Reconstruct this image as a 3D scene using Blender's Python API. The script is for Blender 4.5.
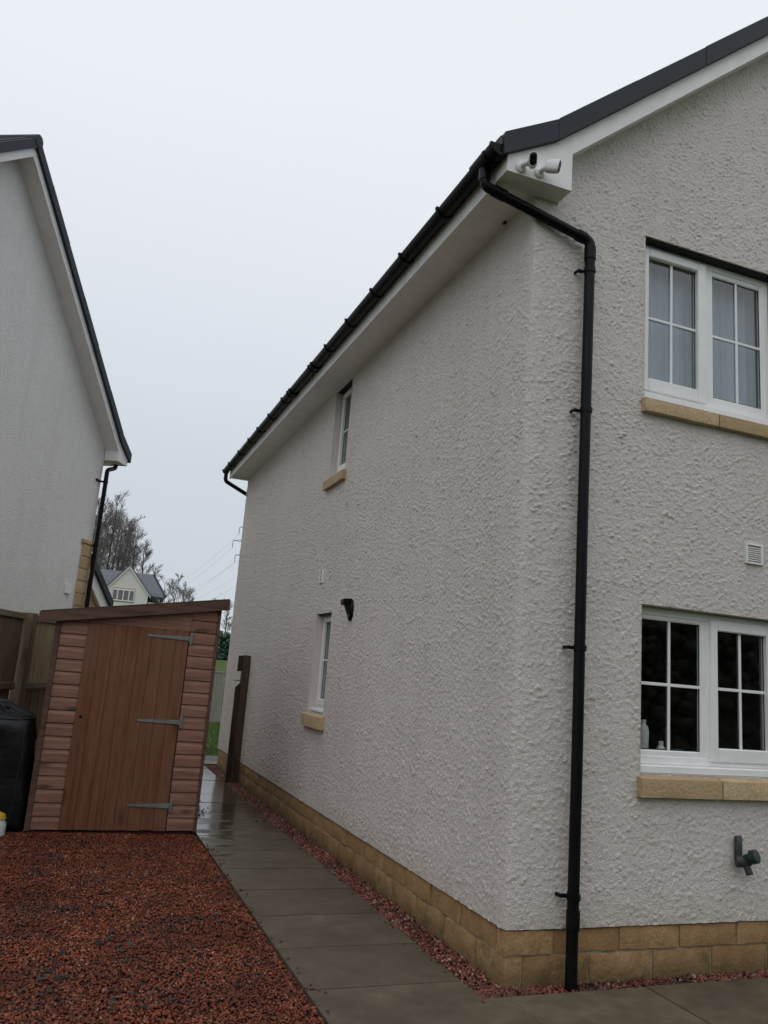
import bpy, bmesh, math, random
import numpy as np
from mathutils import Vector, Matrix, noise as mnoise
random.seed(7); RNG = np.random.default_rng(7)
for o in list(bpy.data.objects): bpy.data.objects.remove(o)
SC = bpy.context.scene; COL = SC.collection
# ------------------------------------------------------------------ camera
CAM = Vector((-2.4703, -4.2322, 1.6)); YAW, PITCH, ROLL, FPX = 0.352936, 0.204726, 0.0774865, 799.93
f = Vector((math.sin(YAW)*math.cos(PITCH), math.cos(YAW)*math.cos(PITCH), math.sin(PITCH)))
r0 = Vector((math.cos(YAW), -math.sin(YAW), 0)); u0 = r0.cross(f)
r = r0*math.cos(ROLL)+u0*math.sin(ROLL); u = -r0*math.sin(ROLL)+u0*math.cos(ROLL)
cd = bpy.data.cameras.new('camera'); cam = bpy.data.objects.new('camera', cd); COL.objects.link(cam)
cam.matrix_world = Matrix(((r.x, u.x, -f.x, CAM.x), (r.y, u.y, -f.y, CAM.y), (r.z, u.z, -f.z, CAM.z), (0, 0, 0, 1)))
cd.sensor_fit = 'VERTICAL'; cd.sensor_height = 24; cd.lens = FPX/1024*24; cd.clip_start = .05; cd.clip_end = 4000
SC.camera = cam; SC.render.resolution_x = 768; SC.render.resolution_y = 1024
# ------------------------------------------------------------------ sky, sun, exposure
W = bpy.data.worlds.new('World'); SC.world = W; W.use_nodes = True
wn, wl = W.node_tree.nodes, W.node_tree.links; wn.clear()
SUN_EL, SUN_AZ = math.radians(55), math.radians(216)
wo = wn.new('ShaderNodeOutputWorld'); mixs = wn.new('ShaderNodeMixShader'); mixs.inputs[0].default_value = .93
b1 = wn.new('ShaderNodeBackground'); b1.inputs[1].default_value = .1
sky = wn.new('ShaderNodeTexSky'); sky.sky_type = 'NISHITA'; sky.sun_disc = False; sky.sun_elevation = SUN_EL; sky.sun_rotation = SUN_AZ
b2 = wn.new('ShaderNodeBackground'); b2.inputs[1].default_value = 1.0
tc = wn.new('ShaderNodeTexCoord'); sx = wn.new('ShaderNodeSeparateXYZ'); rm = wn.new('ShaderNodeValToRGB')
nz = wn.new('ShaderNodeTexNoise'); nz.inputs['Scale'].default_value = 2.2; nz.inputs['Detail'].default_value = 4
mm = wn.new('ShaderNodeMath'); mm.operation = 'MULTIPLY_ADD'; mm.inputs[1].default_value = .10
ms = wn.new('ShaderNodeMath'); ms.operation = 'SUBTRACT'; ms.inputs[1].default_value = .05
e = rm.color_ramp.elements; e[0].position = .0; e[0].color = (.56, .598, .645, 1); e[1].position = .62; e[1].color = (.855, .888, .930, 1)
k = e.new(.22); k.color = (.632, .673, .722, 1); k = e.new(.42); k.color = (.755, .793, .84, 1)
wl.new(tc.outputs['Generated'], sx.inputs[0]); wl.new(tc.outputs['Generated'], nz.inputs['Vector'])
wl.new(nz.outputs['Fac'], mm.inputs[0]); wl.new(sx.outputs['Z'], mm.inputs[2]); wl.new(mm.outputs[0], ms.inputs[0])
wl.new(ms.outputs[0], rm.inputs[0]); wl.new(rm.outputs[0], b2.inputs[0]); wl.new(sky.outputs[0], b1.inputs[0])
wl.new(b1.outputs[0], mixs.inputs[1]); wl.new(b2.outputs[0], mixs.inputs[2]); wl.new(mixs.outputs[0], wo.inputs[0])
sd = bpy.data.lights.new('sun', 'SUN'); sd.energy = .5; sd.angle = math.radians(60); sd.color = (1, .97, .93)
sun = bpy.data.objects.new('sun', sd); COL.objects.link(sun)
sdir = Vector((math.sin(SUN_AZ)*math.cos(SUN_EL), math.cos(SUN_AZ)*math.cos(SUN_EL), math.sin(SUN_EL)))
sun.rotation_euler = sdir.to_track_quat('Z', 'Y').to_euler(); sun.location = (0, -10, 20)
vs = SC.view_settings; vs.view_transform = 'Standard'; vs.look = 'None'; vs.exposure = 0.06; vs.gamma = 1; vs.use_curve_mapping = False
SC.render.engine = 'CYCLES'

# ------------------------------------------------------------------ materials
class NT:
    def __init__(s, name):
        s.m = bpy.data.materials.new(name); s.m.use_nodes = True; s.n = s.m.node_tree.nodes; s.l = s.m.node_tree.links
        s.b = s.n['Principled BSDF']; s.tc = s.n.new('ShaderNodeTexCoord'); s.oi = None
    def new(s, t, **kw):
        n = s.n.new(t)
        for k_, v in kw.items(): setattr(n, k_, v)
        return n
    def link(s, a, b): s.l.new(a, b)
    def coords(s, scale=(1, 1, 1), rnd=0, kind='Object'):
        mp = s.new('ShaderNodeMapping'); mp.inputs['Scale'].default_value = scale
        src = s.tc.outputs[kind]
        if rnd:
            oi = s.new('ShaderNodeObjectInfo'); vm = s.new('ShaderNodeVectorMath', operation='SCALE')
            vm.inputs[0].default_value = (rnd, rnd*.7, rnd*1.3); s.link(oi.outputs['Random'], vm.inputs['Scale'])
            va = s.new('ShaderNodeVectorMath', operation='ADD'); s.link(src, va.inputs[0]); s.link(vm.outputs[0], va.inputs[1]); src = va.outputs[0]
        s.link(src, mp.inputs['Vector']); return mp.outputs[0]
    def noise(s, vec, scale, detail=4, rough=.55, dist=0):
        n = s.new('ShaderNodeTexNoise'); n.inputs['Scale'].default_value = scale; n.inputs['Detail'].default_value = detail
        n.inputs['Roughness'].default_value = rough; n.inputs['Distortion'].default_value = dist; s.link(vec, n.inputs['Vector']); return n.outputs['Fac']
    def ramp(s, fac, stops):
        n = s.new('ShaderNodeValToRGB'); el = n.color_ramp.elements
        while len(el) < len(stops): el.new(.5)
        for e_, (p, c) in zip(el, stops): e_.position = p; e_.color = (*c, 1) if len(c) == 3 else c
        s.link(fac, n.inputs[0]); return n.outputs[0]
    def mix(s, fac, a, b, mode='MIX'):
        n = s.new('ShaderNodeMix', data_type='RGBA', blend_type=mode)
        for i, v in ((0, fac), (6, a), (7, b)):
            if isinstance(v, (int, float)): n.inputs[i].default_value = v
            elif isinstance(v, tuple): n.inputs[i].default_value = (*v, 1)
            else: s.link(v, n.inputs[i])
        return n.outputs[2]
    def math(s, op, a, b=None, clamp=False):
        n = s.new('ShaderNodeMath', operation=op); n.use_clamp = clamp
        for i, v in ((0, a), (1, b)):
            if v is None: continue
            if isinstance(v, (int, float)): n.inputs[i].default_value = v
            else: s.link(v, n.inputs[i])
        return n.outputs[0]
    def bump(s, h, strength, dist=.01):
        n = s.new('ShaderNodeBump'); n.inputs['Strength'].default_value = strength; n.inputs['Distance'].default_value = dist
        s.link(h, n.inputs['Height']); s.link(n.outputs[0], s.b.inputs['Normal'])
    def rnd(s):
        return s.new('ShaderNodeObjectInfo').outputs['Random']
    def set(s, col=None, rough=None, metal=None, spec=None):
        for k_, v in (('Base Color', col), ('Roughness', rough), ('Metallic', metal), ('Specular IOR Level', spec)):
            if v is None: continue
            if isinstance(v, tuple): s.b.inputs[k_].default_value = (*v, 1)
            elif isinstance(v, (int, float)): s.b.inputs[k_].default_value = v
            else: s.link(v, s.b.inputs[k_])
        return s.m

M = {}
def m_render(name, base, bump, bscale):
    t = NT(name); v = t.coords(kind='Object')
    big = t.noise(v, .7, 3); mid = t.noise(v, 9, 4); fine = t.noise(v, bscale*2.2, 3, .6)
    st = t.noise(t.coords((2.2, 2.2, .22)), 1.6, 4, .6)
    c = t.mix(t.ramp(big, [(.3, (0, 0, 0)), (.7, (1, 1, 1))]), tuple(x*.93 for x in base), base)
    c = t.mix(t.ramp(mid, [(.35, (.0, 0, 0)), (.65, (.32, .32, .32))]), c, tuple(x*.80 for x in base))
    c = t.mix(t.ramp(st, [(.52, (0, 0, 0)), (.78, (.34, .34, .34))]), c, (base[0]*.74, base[1]*.73, base[2]*.68))
    c = t.mix(t.ramp(fine, [(.32, (.75, .75, .75)), (.45, (0, 0, 0))]), c, tuple(x*.45 for x in base))
    # damp, faintly mossy splash zone just above the stone base
    sz = t.new('ShaderNodeSeparateXYZ'); t.link(t.tc.outputs['Object'], sz.inputs[0])
    edge = t.math('ADD', sz.outputs['Z'], t.math('MULTIPLY', t.noise(v, 5, 4), .30))
    low = t.ramp(edge, [(.36, (.42, .42, .42)), (.62, (0, 0, 0))]); c = t.mix(low, c, (base[0]*.62, base[1]*.60, base[2]*.50))
    h = t.math('ADD', t.noise(v, bscale, 3, .6, .6), t.math('MULTIPLY', fine, .6))
    t.bump(h, bump, .012); M[name] = t.set(c, .93, spec=.25)
m_render('harl', (.815, .750, .708), 1.0, 88)
m_render('harl_far', (.84, .825, .805), 1.0, 38)
def m_plain(name, col, rough, metal=0, spec=.5, var=.12, bscale=0, bump=0):
    t = NT(name); v = t.coords(rnd=5); n = t.noise(v, 6, 5)
    c = t.mix(t.ramp(n, [(.3, (0, 0, 0)), (.7, (1, 1, 1))]), tuple(x*(1-var) for x in col), tuple(min(1, x*(1+var)) for x in col))
    rr = t.math('MULTIPLY_ADD', n, .25); t.n[-1].inputs[2].default_value = rough-.1
    if bump: t.bump(t.noise(v, bscale, 3), bump, .004)
    M[name] = t.set(c, rr, metal, spec)
m_plain('mud', (.014, .011, .008), .9, var=.3)
m_plain('upvc', (.80, .80, .79), .38, var=.05)
m_plain('white_trim', (.79, .775, .755), .5, var=.08)
m_plain('soffit', (.80, .765, .74), .5, var=.06)
m_plain('black_pvc', (.0035, .0035, .004), .38, spec=.17, var=.3)
m_plain('tile', (.026, .031, .038), .6, spec=.3, var=.2, bscale=90, bump=.3)
m_plain('roof_far', (.11, .12, .145), .6, var=.15, bscale=40, bump=.3)
m_plain('galv', (.19, .205, .195), .65, .2, var=.25)
m_plain('tap_grey', (.035, .038, .04), .5, var=.3)
m_plain('tap_green', (.010, .028, .022), .42, var=.3)
m_plain('camera_white', (.72, .72, .71), .35, var=.05)
m_plain('lens_black', (.006, .006, .007), .12, var=.1)
m_plain('felt', (.05, .052, .05), .9, var=.3, bscale=300, bump=.5)
m_plain('mortar', (.30, .235, .155), .95, var=.25, bscale=120, bump=.5)
m_plain('room', (.34, .32, .29), .9, var=.2)
m_plain('yellow_plastic', (.60, .38, .03), .4, var=.1)
m_plain('white_plastic', (.62, .63, .60), .4, var=.1)
m_plain('teal_plastic', (.05, .20, .17), .4, var=.1)
m_plain('steel', (.16, .165, .17), .55, .4, var=.15)
m_plain('leaf_dead', (.030, .022, .014), .6, var=.5)
m_plain('pale_far', (.64, .63, .58), .85, var=.06, bscale=12, bump=.3)
m_plain('slat_dark', (.10, .10, .10), .6, var=.1)
def m_stone(name, a, b, c_):
    t = NT(name); v = t.coords(rnd=9); n1 = t.noise(v, 7, 5, .6); n2 = t.noise(v, 45, 4, .6)
    col = t.ramp(n1, [(.25, a), (.5, b), (.75, c_)])
    col = t.mix(t.ramp(n2, [(.3, (.5, .5, .5)), (.55, (0, 0, 0))]), col, tuple(x*.6 for x in a))
    col = t.mix(t.math('MULTIPLY', t.rnd(), .75), col, (b[0]*.66, b[1]*.62, b[2]*.58))
    gz = t.new('ShaderNodeNewGeometry'); sz = t.new('ShaderNodeSeparateXYZ'); t.link(gz.outputs['Position'], sz.inputs[0])
    wet = t.ramp(t.math('ADD', sz.outputs['Z'], t.math('MULTIPLY', t.noise(t.coords(), 4, 4), .2)), [(.10, (.6, .6, .6)), (.24, (0, 0, 0))])
    col = t.mix(wet, col, (.11, .075, .035))
    moss = t.ramp(t.math('SUBTRACT', t.noise(t.coords(), 6, 5, .65), t.math('MULTIPLY', sz.outputs['Z'], .5)), [(.50, (0, 0, 0)), (.62, (.55, .55, .55))]); col = t.mix(moss, col, (.075, .070, .022))
    t.bump(t.math('ADD', n1, t.math('MULTIPLY', n2, .5)), .9, .014); M[name] = t.set(col, .85, spec=.25)
m_stone('sandstone', (.27, .158, .068), (.395, .248, .118), (.51, .345, .182))
m_stone('sill_stone', (.47, .335, .187), (.56, .415, .25), (.62, .48, .31))
def m_glass(name, tint, refl=1.0):
    t = NT(name); t.n.remove(t.b); out = t.n['Material Output']
    tr = t.new('ShaderNodeBsdfTransparent'); tr.inputs[0].default_value = (*tint, 1)
    gl = t.new('ShaderNodeBsdfGlossy'); gl.inputs['Roughness'].default_value = .015; gl.inputs[0].default_value = (refl, refl, refl, 1)
    fr = t.new('ShaderNodeFresnel'); fr.inputs[0].default_value = 2.0; mx = t.new('ShaderNodeMixShader')
    v = t.coords(rnd=7); bn = t.new('ShaderNodeBump'); bn.inputs['Strength'].default_value = .02; bn.inputs['Distance'].default_value = .02
    t.link(t.noise(v, 2.5, 2), bn.inputs['Height']); t.link(bn.outputs[0], gl.inputs['Normal'])
    ge = t.new('ShaderNodeNewGeometry'); fc = t.math('MULTIPLY', fr.outputs[0], t.math('SUBTRACT', 1.0, ge.outputs['Backfacing'])); t.link(fc, mx.inputs[0]); t.link(tr.outputs[0], mx.inputs[1]); t.link(gl.outputs[0], mx.inputs[2]); t.link(mx.outputs[0], out.inputs[0])
    M[name] = t.m
m_glass('glass', (.93, .95, .95))
def m_wood(name, axis, dark, mid, light, knots=.5, rough=.72, wear=None):
    t = NT(name); sc = {'x': (.9, 14, 14), 'z': (14, 14, .9)}[axis]
    v = t.coords(sc, rnd=11); g = t.noise(v, 1.6, 6, .62, .4); g2 = t.noise(v, 7, 4, .6)
    c = t.ramp(g, [(.28, dark), (.5, mid), (.74, light)])
    c = t.mix(t.ramp(g2, [(.32, (.5, .5, .5)), (.52, (0, 0, 0))]), c, tuple(x*.55 for x in dark))
    vk = t.coords({'x': (2.4, 7, 7), 'z': (7, 7, 2.0)}[axis], rnd=23); vo = t.new('ShaderNodeTexVoronoi'); vo.inputs['Scale'].default_value = .8; t.link(vk, vo.inputs['Vector'])
    kn = t.ramp(t.math('ADD', vo.outputs['Distance'], t.math('MULTIPLY', g, .12)), [(.10, (knots*1.5,)*3), (.26, (0, 0, 0))]); c = t.mix(kn, c, tuple(x*.28 for x in dark))
    c = t.mix(t.math('MULTIPLY', t.rnd(), .38), c, tuple(x*.68 for x in mid))
    if wear:
        w_ = t.noise(t.coords((1, 1, .35)), 2.0, 5, .6); c = t.mix(t.ramp(w_, [(.42, (0, 0, 0)), (.68, (.75, .75, .75))]), c, wear)
    t.bump(t.math('ADD', g, t.math('MULTIPLY', g2, .5)), .45, .004); M[name] = t.set(c, rough, spec=.3)
m_wood('shed_board', 'x', (.185, .090, .060), (.285, .150, .106), (.38, .22, .162), .9)
m_wood('shed_door', 'z', (.115, .042, .020), (.195, .076, .037), (.26, .115, .062), .7, wear=(.175, .098, .060))
m_wood('shed_trim', 'x', (.070, .034, .024), (.118, .063, .047), (.170, .098, .078), .8)
m_wood('fence_wood', 'z', (.11, .077, .042), (.18, .13, .076), (.25, .19, .12), .4, wear=(.14, .115, .075))
m_wood('fence_pale', 'z', (.27, .205, .115), (.38, .30, .18), (.48, .39, .25), .4)
m_wood('rail_pale', 'x', (.12, .10, .068), (.18, .155, .112), (.25, .22, .165), .4)
m_wood('post_dark', 'z', (.020, .013, .009), (.044, .027, .018), (.085, .054, .037), .5)
m_wood('post_brown', 'z', (.036, .023, .015), (.075, .048, .032), (.125, .083, .058), .5)
m_wood('fence_grey', 'z', (.20, .19, .17), (.27, .26, .235), (.34, .325, .30), .1)
def m_slab():
    t = NT('slab'); v = t.coords(rnd=0); vr = t.coords(rnd=13)
    n1 = t.noise(v, 1.6, 5, .6); n2 = t.noise(vr, 8, 5, .6); n3 = t.noise(v, 120, 3, .6)
    c = t.ramp(n2, [(.3, (.092, .072, .046)), (.55, (.128, .103, .068)), (.8, (.168, .138, .095))])
    c = t.mix(t.ramp(n1, [(.36, (.75, .75, .75)), (.56, (0, 0, 0))]), c, (.060, .048, .033))
    c = t.mix(t.math('MULTIPLY', t.rnd(), .75), c, (.066, .052, .034))
    rust = t.ramp(t.noise(v, 3.1, 3, .5), [(.66, (0, 0, 0)), (.78, (.6, .6, .6))]); c = t.mix(rust, c, (.075, .036, .018))
    c = t.mix(t.ramp(n3, [(.62, (0, 0, 0)), (.75, (.3, .3, .3))]), c, (.16, .145, .115))
    sy = t.new('ShaderNodeSeparateXYZ'); t.link(t.tc.outputs['Object'], sy.inputs[0])
    # the slabs stay wet in the sheltered stretch beside and beyond the shed
    wet = t.math('ADD', t.math('MULTIPLY', sy.outputs['Y'], .11), t.math('MULTIPLY', t.noise(t.coords((1, 2.6, 1)), 1.9, 4, .55), 1.0))
    ro = t.ramp(wet, [(.45, (.62,)*3), (.80, (.46,)*3), (.95, (.24,)*3), (1.0, (.10,)*3)])
    t.bump(t.math('ADD', t.math('MULTIPLY', n2, .5), t.math('MULTIPLY', n3, .25)), .22, .006); M['slab'] = t.set(c, ro, spec=.30)
m_slab()
def m_gravel(name, cols, spec=.35):
    t = NT(name); g = t.new('ShaderNodeNewGeometry'); v = t.coords(); n = t.noise(v, 90, 3); patch = t.noise(v, 1.7, 4, .6)
    c = t.ramp(g.outputs['Random Per Island'], cols)
    c = t.mix(t.ramp(n, [(.35, (.4, .4, .4)), (.6, (0, 0, 0))]), c, tuple(x*.45 for x in cols[1][1]))
    c = t.mix(t.ramp(patch, [(.42, (0, 0, 0)), (.62, (.75, .75, .75))]), c, tuple(x*.42 for x in cols[2][1]))
    gp_ = t.math('MULTIPLY', t.ramp(t.noise(v, 2.6, 5, .65, .5), [(.50, (0, 0, 0)), (.60, (1, 1, 1))]), t.ramp(t.math('FRACT', t.math('MULTIPLY', g.outputs['Random Per Island'], 37.0)), [(.55, (0, 0, 0)), (.62, (.9, .9, .9))]))
    c = t.mix(gp_, c, (.034, .030, .026))
    t.bump(n, .3, .003); M[name] = t.set(c, t.ramp(n, [(.3, (.4,)*3), (.7, (.75,)*3)]), spec=spec)
m_gravel('gravel_chip', [(0, (.050, .020, .014)), (.25, (.155, .036, .017)), (.55, (.240, .056, .024)), (.82, (.325, .090, .040)), (.97, (.37, .16, .085)), (1, (.42, .32, .24))])
m_gravel('strip_chip', [(0, (.05, .020, .014)), (.25, (.145, .042, .025)), (.55, (.23, .072, .045)), (.82, (.30, .125, .088)), (.97, (.40, .24, .18)), (1, (.48, .40, .33))])
def m_bed():
    t = NT('gravel_base'); v = t.coords(); vo = t.new('ShaderNodeTexVoronoi'); vo.inputs['Scale'].default_value = 55; t.link(v, vo.inputs['Vector'])
    sc = t.new('ShaderNodeSeparateColor'); t.link(vo.outputs['Color'], sc.inputs[0])
    c = t.ramp(sc.outputs[0], [(0, (.03, .013, .010)), (.4, (.085, .024, .014)), (.8, (.14, .042, .024)), (1, (.15, .09, .06))])
    c = t.mix(t.ramp(vo.outputs['Distance'], [(.25, (0, 0, 0)), (.75, (.9, .9, .9))]), c, (.018, .008, .006))
    t.bump(vo.outputs['Distance'], -1.0, .02); M['gravel_base'] = t.set(c, .8, spec=.3)
m_bed()
def m_slate():
    t = NT('slate_chip'); v = t.coords(rnd=5); n = t.noise(v, 3, 4); c = t.mix(t.rnd(), (.028, .025, .022), (.105, .094, .082)); c = t.mix(t.ramp(n, [(.35, (.5, .5, .5)), (.6, (0, 0, 0))]), c, (.022, .018, .015))
    t.bump(n, .5, .1); M['slate_chip'] = t.set(c, .7, spec=.25)
m_slate()
def m_ground():
    t = NT('turf'); v = t.coords(); n1 = t.noise(v, .25, 5, .6); n2 = t.noise(v, 12, 5, .7)
    c = t.ramp(n1, [(.3, (.045, .072, .016)), (.6, (.075, .115, .024)), (.8, (.10, .13, .04))])
    c = t.mix(t.ramp(n2, [(.35, (.6, .6, .6)), (.6, (0, 0, 0))]), c, (.028, .045, .010))
    t.bump(n2, .8, .05); M['turf'] = t.set(c, .9, spec=.2)
m_ground()
def m_grass():
    t = NT('grass_blade'); g = t.new('ShaderNodeNewGeometry')
    c = t.ramp(g.outputs['Random Per Island'], [(0, (.040, .080, .012)), (.6, (.075, .135, .020)), (1, (.12, .16, .045))]); M['grass_blade'] = t.set(c, .6, spec=.3)
m_grass()
def m_bark():
    t = NT('bark'); v = t.coords((8, 8, 2)); n = t.noise(v, 1.2, 4)
    M['bark'] = t.set(t.ramp(n, [(.3, (.055, .046, .040)), (.7, (.105, .09, .078))]), .9, spec=.2)
m_bark()
m_plain('twig', (.165, .148, .138), .9, var=.25)
m_plain('hedge_dark', (.075, .078, .062), .9, spec=.1, var=.3)
m_plain('hedge_leaf', (.035, .075, .050), .7, var=.5)
def m_cover():
    t = NT('cover'); v = t.coords(); n = t.noise(v, 7, 5, .6)
    t.bump(t.math('ADD', n, t.math('MULTIPLY', t.noise(v, 400, 2), .05)), .5, .02); M['cover'] = t.set((.0045, .005, .007), .42, spec=.35)
m_cover()
m_plain('piping', (.020, .022, .026), .5, var=.2)
def m_curtain():
    t = NT('curtain'); v = t.coords((30, 30, .6)); n = t.noise(v, 1, 3)
    M['curtain'] = t.set(t.ramp(n, [(.3, (.22, .265, .30)), (.7, (.31, .36, .395))]), .9, spec=.1)
m_curtain()

# ------------------------------------------------------------------ mesh helpers
class MB:
    def __init__(s): s.v = []; s.f = []
    def add(s, vs_, fs):
        b = len(s.v); s.v += [tuple(p) for p in vs_]; s.f += [tuple(b+i for i in q) for q in fs]; return s
    def cbox(s, x0, x1, y0, y1, z0, z1, b=.003, xf=None):
        c = Vector(((x0+x1)/2, (y0+y1)/2, (z0+z1)/2)); h = Vector((abs(x1-x0)/2, abs(y1-y0)/2, abs(z1-z0)/2)); b = min(b, min(h)*.45)
        vs_ = []; idx = {}
        for sx_ in (-1, 1):
            for sy_ in (-1, 1):
                for sz_ in (-1, 1):
                    for a in range(3):
                        p = [sx_*(h.x-b), sy_*(h.y-b), sz_*(h.z-b)]; p[a] = (sx_, sy_, sz_)[a]*h[a]
                        idx[(sx_, sy_, sz_, a)] = len(vs_); vs_.append(Vector(p))
        fs = []; S = (-1, 1)
        for a in range(3):
            o1, o2 = [i for i in range(3) if i != a]
            for s_ in S:
                q = []
                for p1, p2 in ((-1, -1), (1, -1), (1, 1), (-1, 1)):
                    k_ = [0, 0, 0]; k_[a] = s_; k_[o1] = p1; k_[o2] = p2; q.append(idx[(*k_, a)])
                fs.append(q)
            for s1 in S:
                for s2 in S:
                    q = []
                    for t_, ax in ((-1, o1), (1, o1), (1, o2), (-1, o2)):
                        k_ = [0, 0, 0]; k_[a] = t_; k_[o1] = s1; k_[o2] = s2; q.append(idx[(*k_, ax)])
                    fs.append(q)
        for s1 in S:
            for s2 in S:
                for s3 in S: fs.append([idx[(s1, s2, s3, a)] for a in range(3)])
        out = []
        for q in fs:
            p = [vs_[i] for i in q]; n = (p[1]-p[0]).cross(p[2]-p[0]); m_ = sum(p, Vector())/len(p)
            out.append(q if n.dot(m_) > 0 else q[::-1])
        pts = [c+p for p in vs_]
        if xf: pts = [xf(p) for p in pts]
        return s.add(pts, out)
    def prism(s, poly, P, b0, b1):
        """poly of (a,z); P(a,b,z) maps to space; extruded from b0 to b1"""
        n = len(poly); vs_ = [P(a, b0, z) for a, z in poly]+[P(a, b1, z) for a, z in poly]
        fs = [list(range(n)), list(range(2*n-1, n-1, -1))]+[[i, (i+1) % n, n+(i+1) % n, n+i] for i in range(n)]
        return s.add(vs_, fs)
    def tube(s, pts, rad, n=10, cap=True):
        pts = [Vector(p) for p in pts]; R_ = rad if isinstance(rad, (list, tuple)) else [rad]*len(pts)
        rings = []; up = None
        for i, p in enumerate(pts):
            if i == 0: d = pts[1]-p
            elif i == len(pts)-1: d = p-pts[-2]
            else: d = (pts[i+1]-p).normalized()+(p-pts[i-1]).normalized()
            d.normalize()
            if up is None: up = d.orthogonal().normalized()
            up = (up-d*up.dot(d)); up = up.normalized() if up.length > 1e-6 else d.orthogonal().normalized()
            w = d.cross(up); rings.append([p+(up*math.cos(2*math.pi*j/n)+w*math.sin(2*math.pi*j/n))*R_[i] for j in range(n)])
        fs = []
        for i in range(len(pts)-1):
            for j in range(n): fs.append([i*n+j, i*n+(j+1) % n, (i+1)*n+(j+1) % n, (i+1)*n+j])
        if cap: fs += [list(range(n))[::-1], [(len(pts)-1)*n+j for j in range(n)]]
        return s.add([p for rg in rings for p in rg], fs)
    def loft(s, rings, closed=True, cap=True):
        n = len(rings[0]); fs = []
        for i in range(len(rings)-1):
            for j in range(n if closed else n-1): fs.append([i*n+j, i*n+(j+1) % n, (i+1)*n+(j+1) % n, (i+1)*n+j])
        if cap: fs += [list(range(n))[::-1], [(len(rings)-1)*n+j for j in range(n)]]
        return s.add([p for rg in rings for p in rg], fs)
def bend(pts, rad=.06, n=5):
    pts = [Vector(p) for p in pts]; out = [pts[0]]
    for a, b, c in zip(pts, pts[1:], pts[2:]):
        p, q = b+(a-b).normalized()*rad, b+(c-b).normalized()*rad
        for i in range(n+1):
            t = i/n; out.append(p*(1-t)**2+b*2*t*(1-t)+q*t*t)
    return out+[pts[-1]]
def obj(name, mb, mat, parent=None, smooth=False, fix=True, kind=None, angle=None):
    me = bpy.data.meshes.new(name); me.from_pydata(mb.v, [], mb.f); me.update()
    if fix or smooth:
        bm = bmesh.new(); bm.from_mesh(me)
        if fix: bmesh.ops.recalc_face_normals(bm, faces=bm.faces)
        if smooth:
            for fc in bm.faces: fc.smooth = True
            if angle:
                for e_ in bm.edges:
                    if len(e_.link_faces) == 2 and e_.calc_face_angle(0) > angle: e_.smooth = False
        bm.to_mesh(me); bm.free()
    me.materials.append(M[mat] if isinstance(mat, str) else mat)
    o = bpy.data.objects.new(name, me); COL.objects.link(o)
    if parent: o.parent = parent
    if kind: o['kind'] = kind
    return o
def npobj(name, V, F, mat, parent=None, kind=None, smooth=False):
    """fast mesh from numpy arrays; F is (n,3) or (n,4)"""
    me = bpy.data.meshes.new(name); k_ = F.shape[1]
    me.vertices.add(len(V)); me.vertices.foreach_set('co', V.astype(np.float32).ravel())
    me.loops.add(F.size); me.loops.foreach_set('vertex_index', F.astype(np.int32).ravel())
    me.polygons.add(len(F)); me.polygons.foreach_set('loop_start', np.arange(0, F.size, k_, dtype=np.int32))
    if smooth: me.polygons.foreach_set('use_smooth', np.ones(len(F), dtype=bool))
    me.update(calc_edges=True); me.validate(); me.materials.append(M[mat])
    o = bpy.data.objects.new(name, me); COL.objects.link(o)
    if parent: o.parent = parent
    if kind: o['kind'] = kind
    return o
def tag(o, label, cat, group=None):
    o['label'] = label; o['category'] = cat
    if group: o['group'] = group
    return o
def thing(name, label, cat, loc=(0, 0, 0), rotz=0, group=None):
    o = bpy.data.objects.new(name, None); COL.objects.link(o); o.empty_display_size = .2
    o.location = loc; o.rotation_euler = (0, 0, rotz); return tag(o, label, cat, group)
def rough_box(x0, x1, y0, y1, z0, z1, seed, step=.07, rnd=.012, amp=.005):
    """a hewn block: subdivided box, rounded arrises, uneven faces"""
    D = (x1-x0, y1-y0, z1-z0); N = [max(2, min(9, round(d/step))) for d in D]; idx = {}; mb = MB()
    def vid(i, j, k_):
        key = (i, j, k_)
        if key not in idx:
            t = [i/N[0], j/N[1], k_/N[2]]; p = Vector((x0+D[0]*t[0], y0+D[1]*t[1], z0+D[2]*t[2]))
            on = [a for a in range(3) if t[a] in (0, 1)]
            if len(on) > 1:
                for a in on: p[a] += rnd*.6*(1 if t[a] == 0 else -1)
            nv = mnoise.noise_vector(p*11+Vector((seed*3.1, seed*1.7, seed)))
            p += Vector([nv[a]*amp*1.6 for a in range(3)]); idx[key] = len(mb.v); mb.v.append(tuple(p))
        return idx[key]
    for a in range(3):
        b, c = [i for i in range(3) if i != a]
        for s_ in (0, N[a]):
            for i in range(N[b]):
                for j in range(N[c]):
                    q = []
                    for di, dj in ((0, 0), (1, 0), (1, 1), (0, 1)):
                        k_ = [0, 0, 0]; k_[a] = s_; k_[b] = i+di; k_[c] = j+dj; q.append(vid(*k_))
                    mb.f.append(tuple(q))
    return mb
def fnoise(nu, nv, du, wl, seed):
    """band-limited random field, wavelength wl (m), sample pitch du, unit deviation"""
    g = np.random.default_rng(seed).standard_normal((nu, nv)); F = np.fft.rfft2(g)
    k_ = np.sqrt((np.fft.fftfreq(nu, du)[:, None])**2+(np.fft.rfftfreq(nv, du)[None])**2)
    k0 = 1/wl; F *= np.exp(-((k_-k0)/(.55*k0))**2); h = np.fft.irfft2(F, s=(nu, nv)); return h/h.std()

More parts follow.
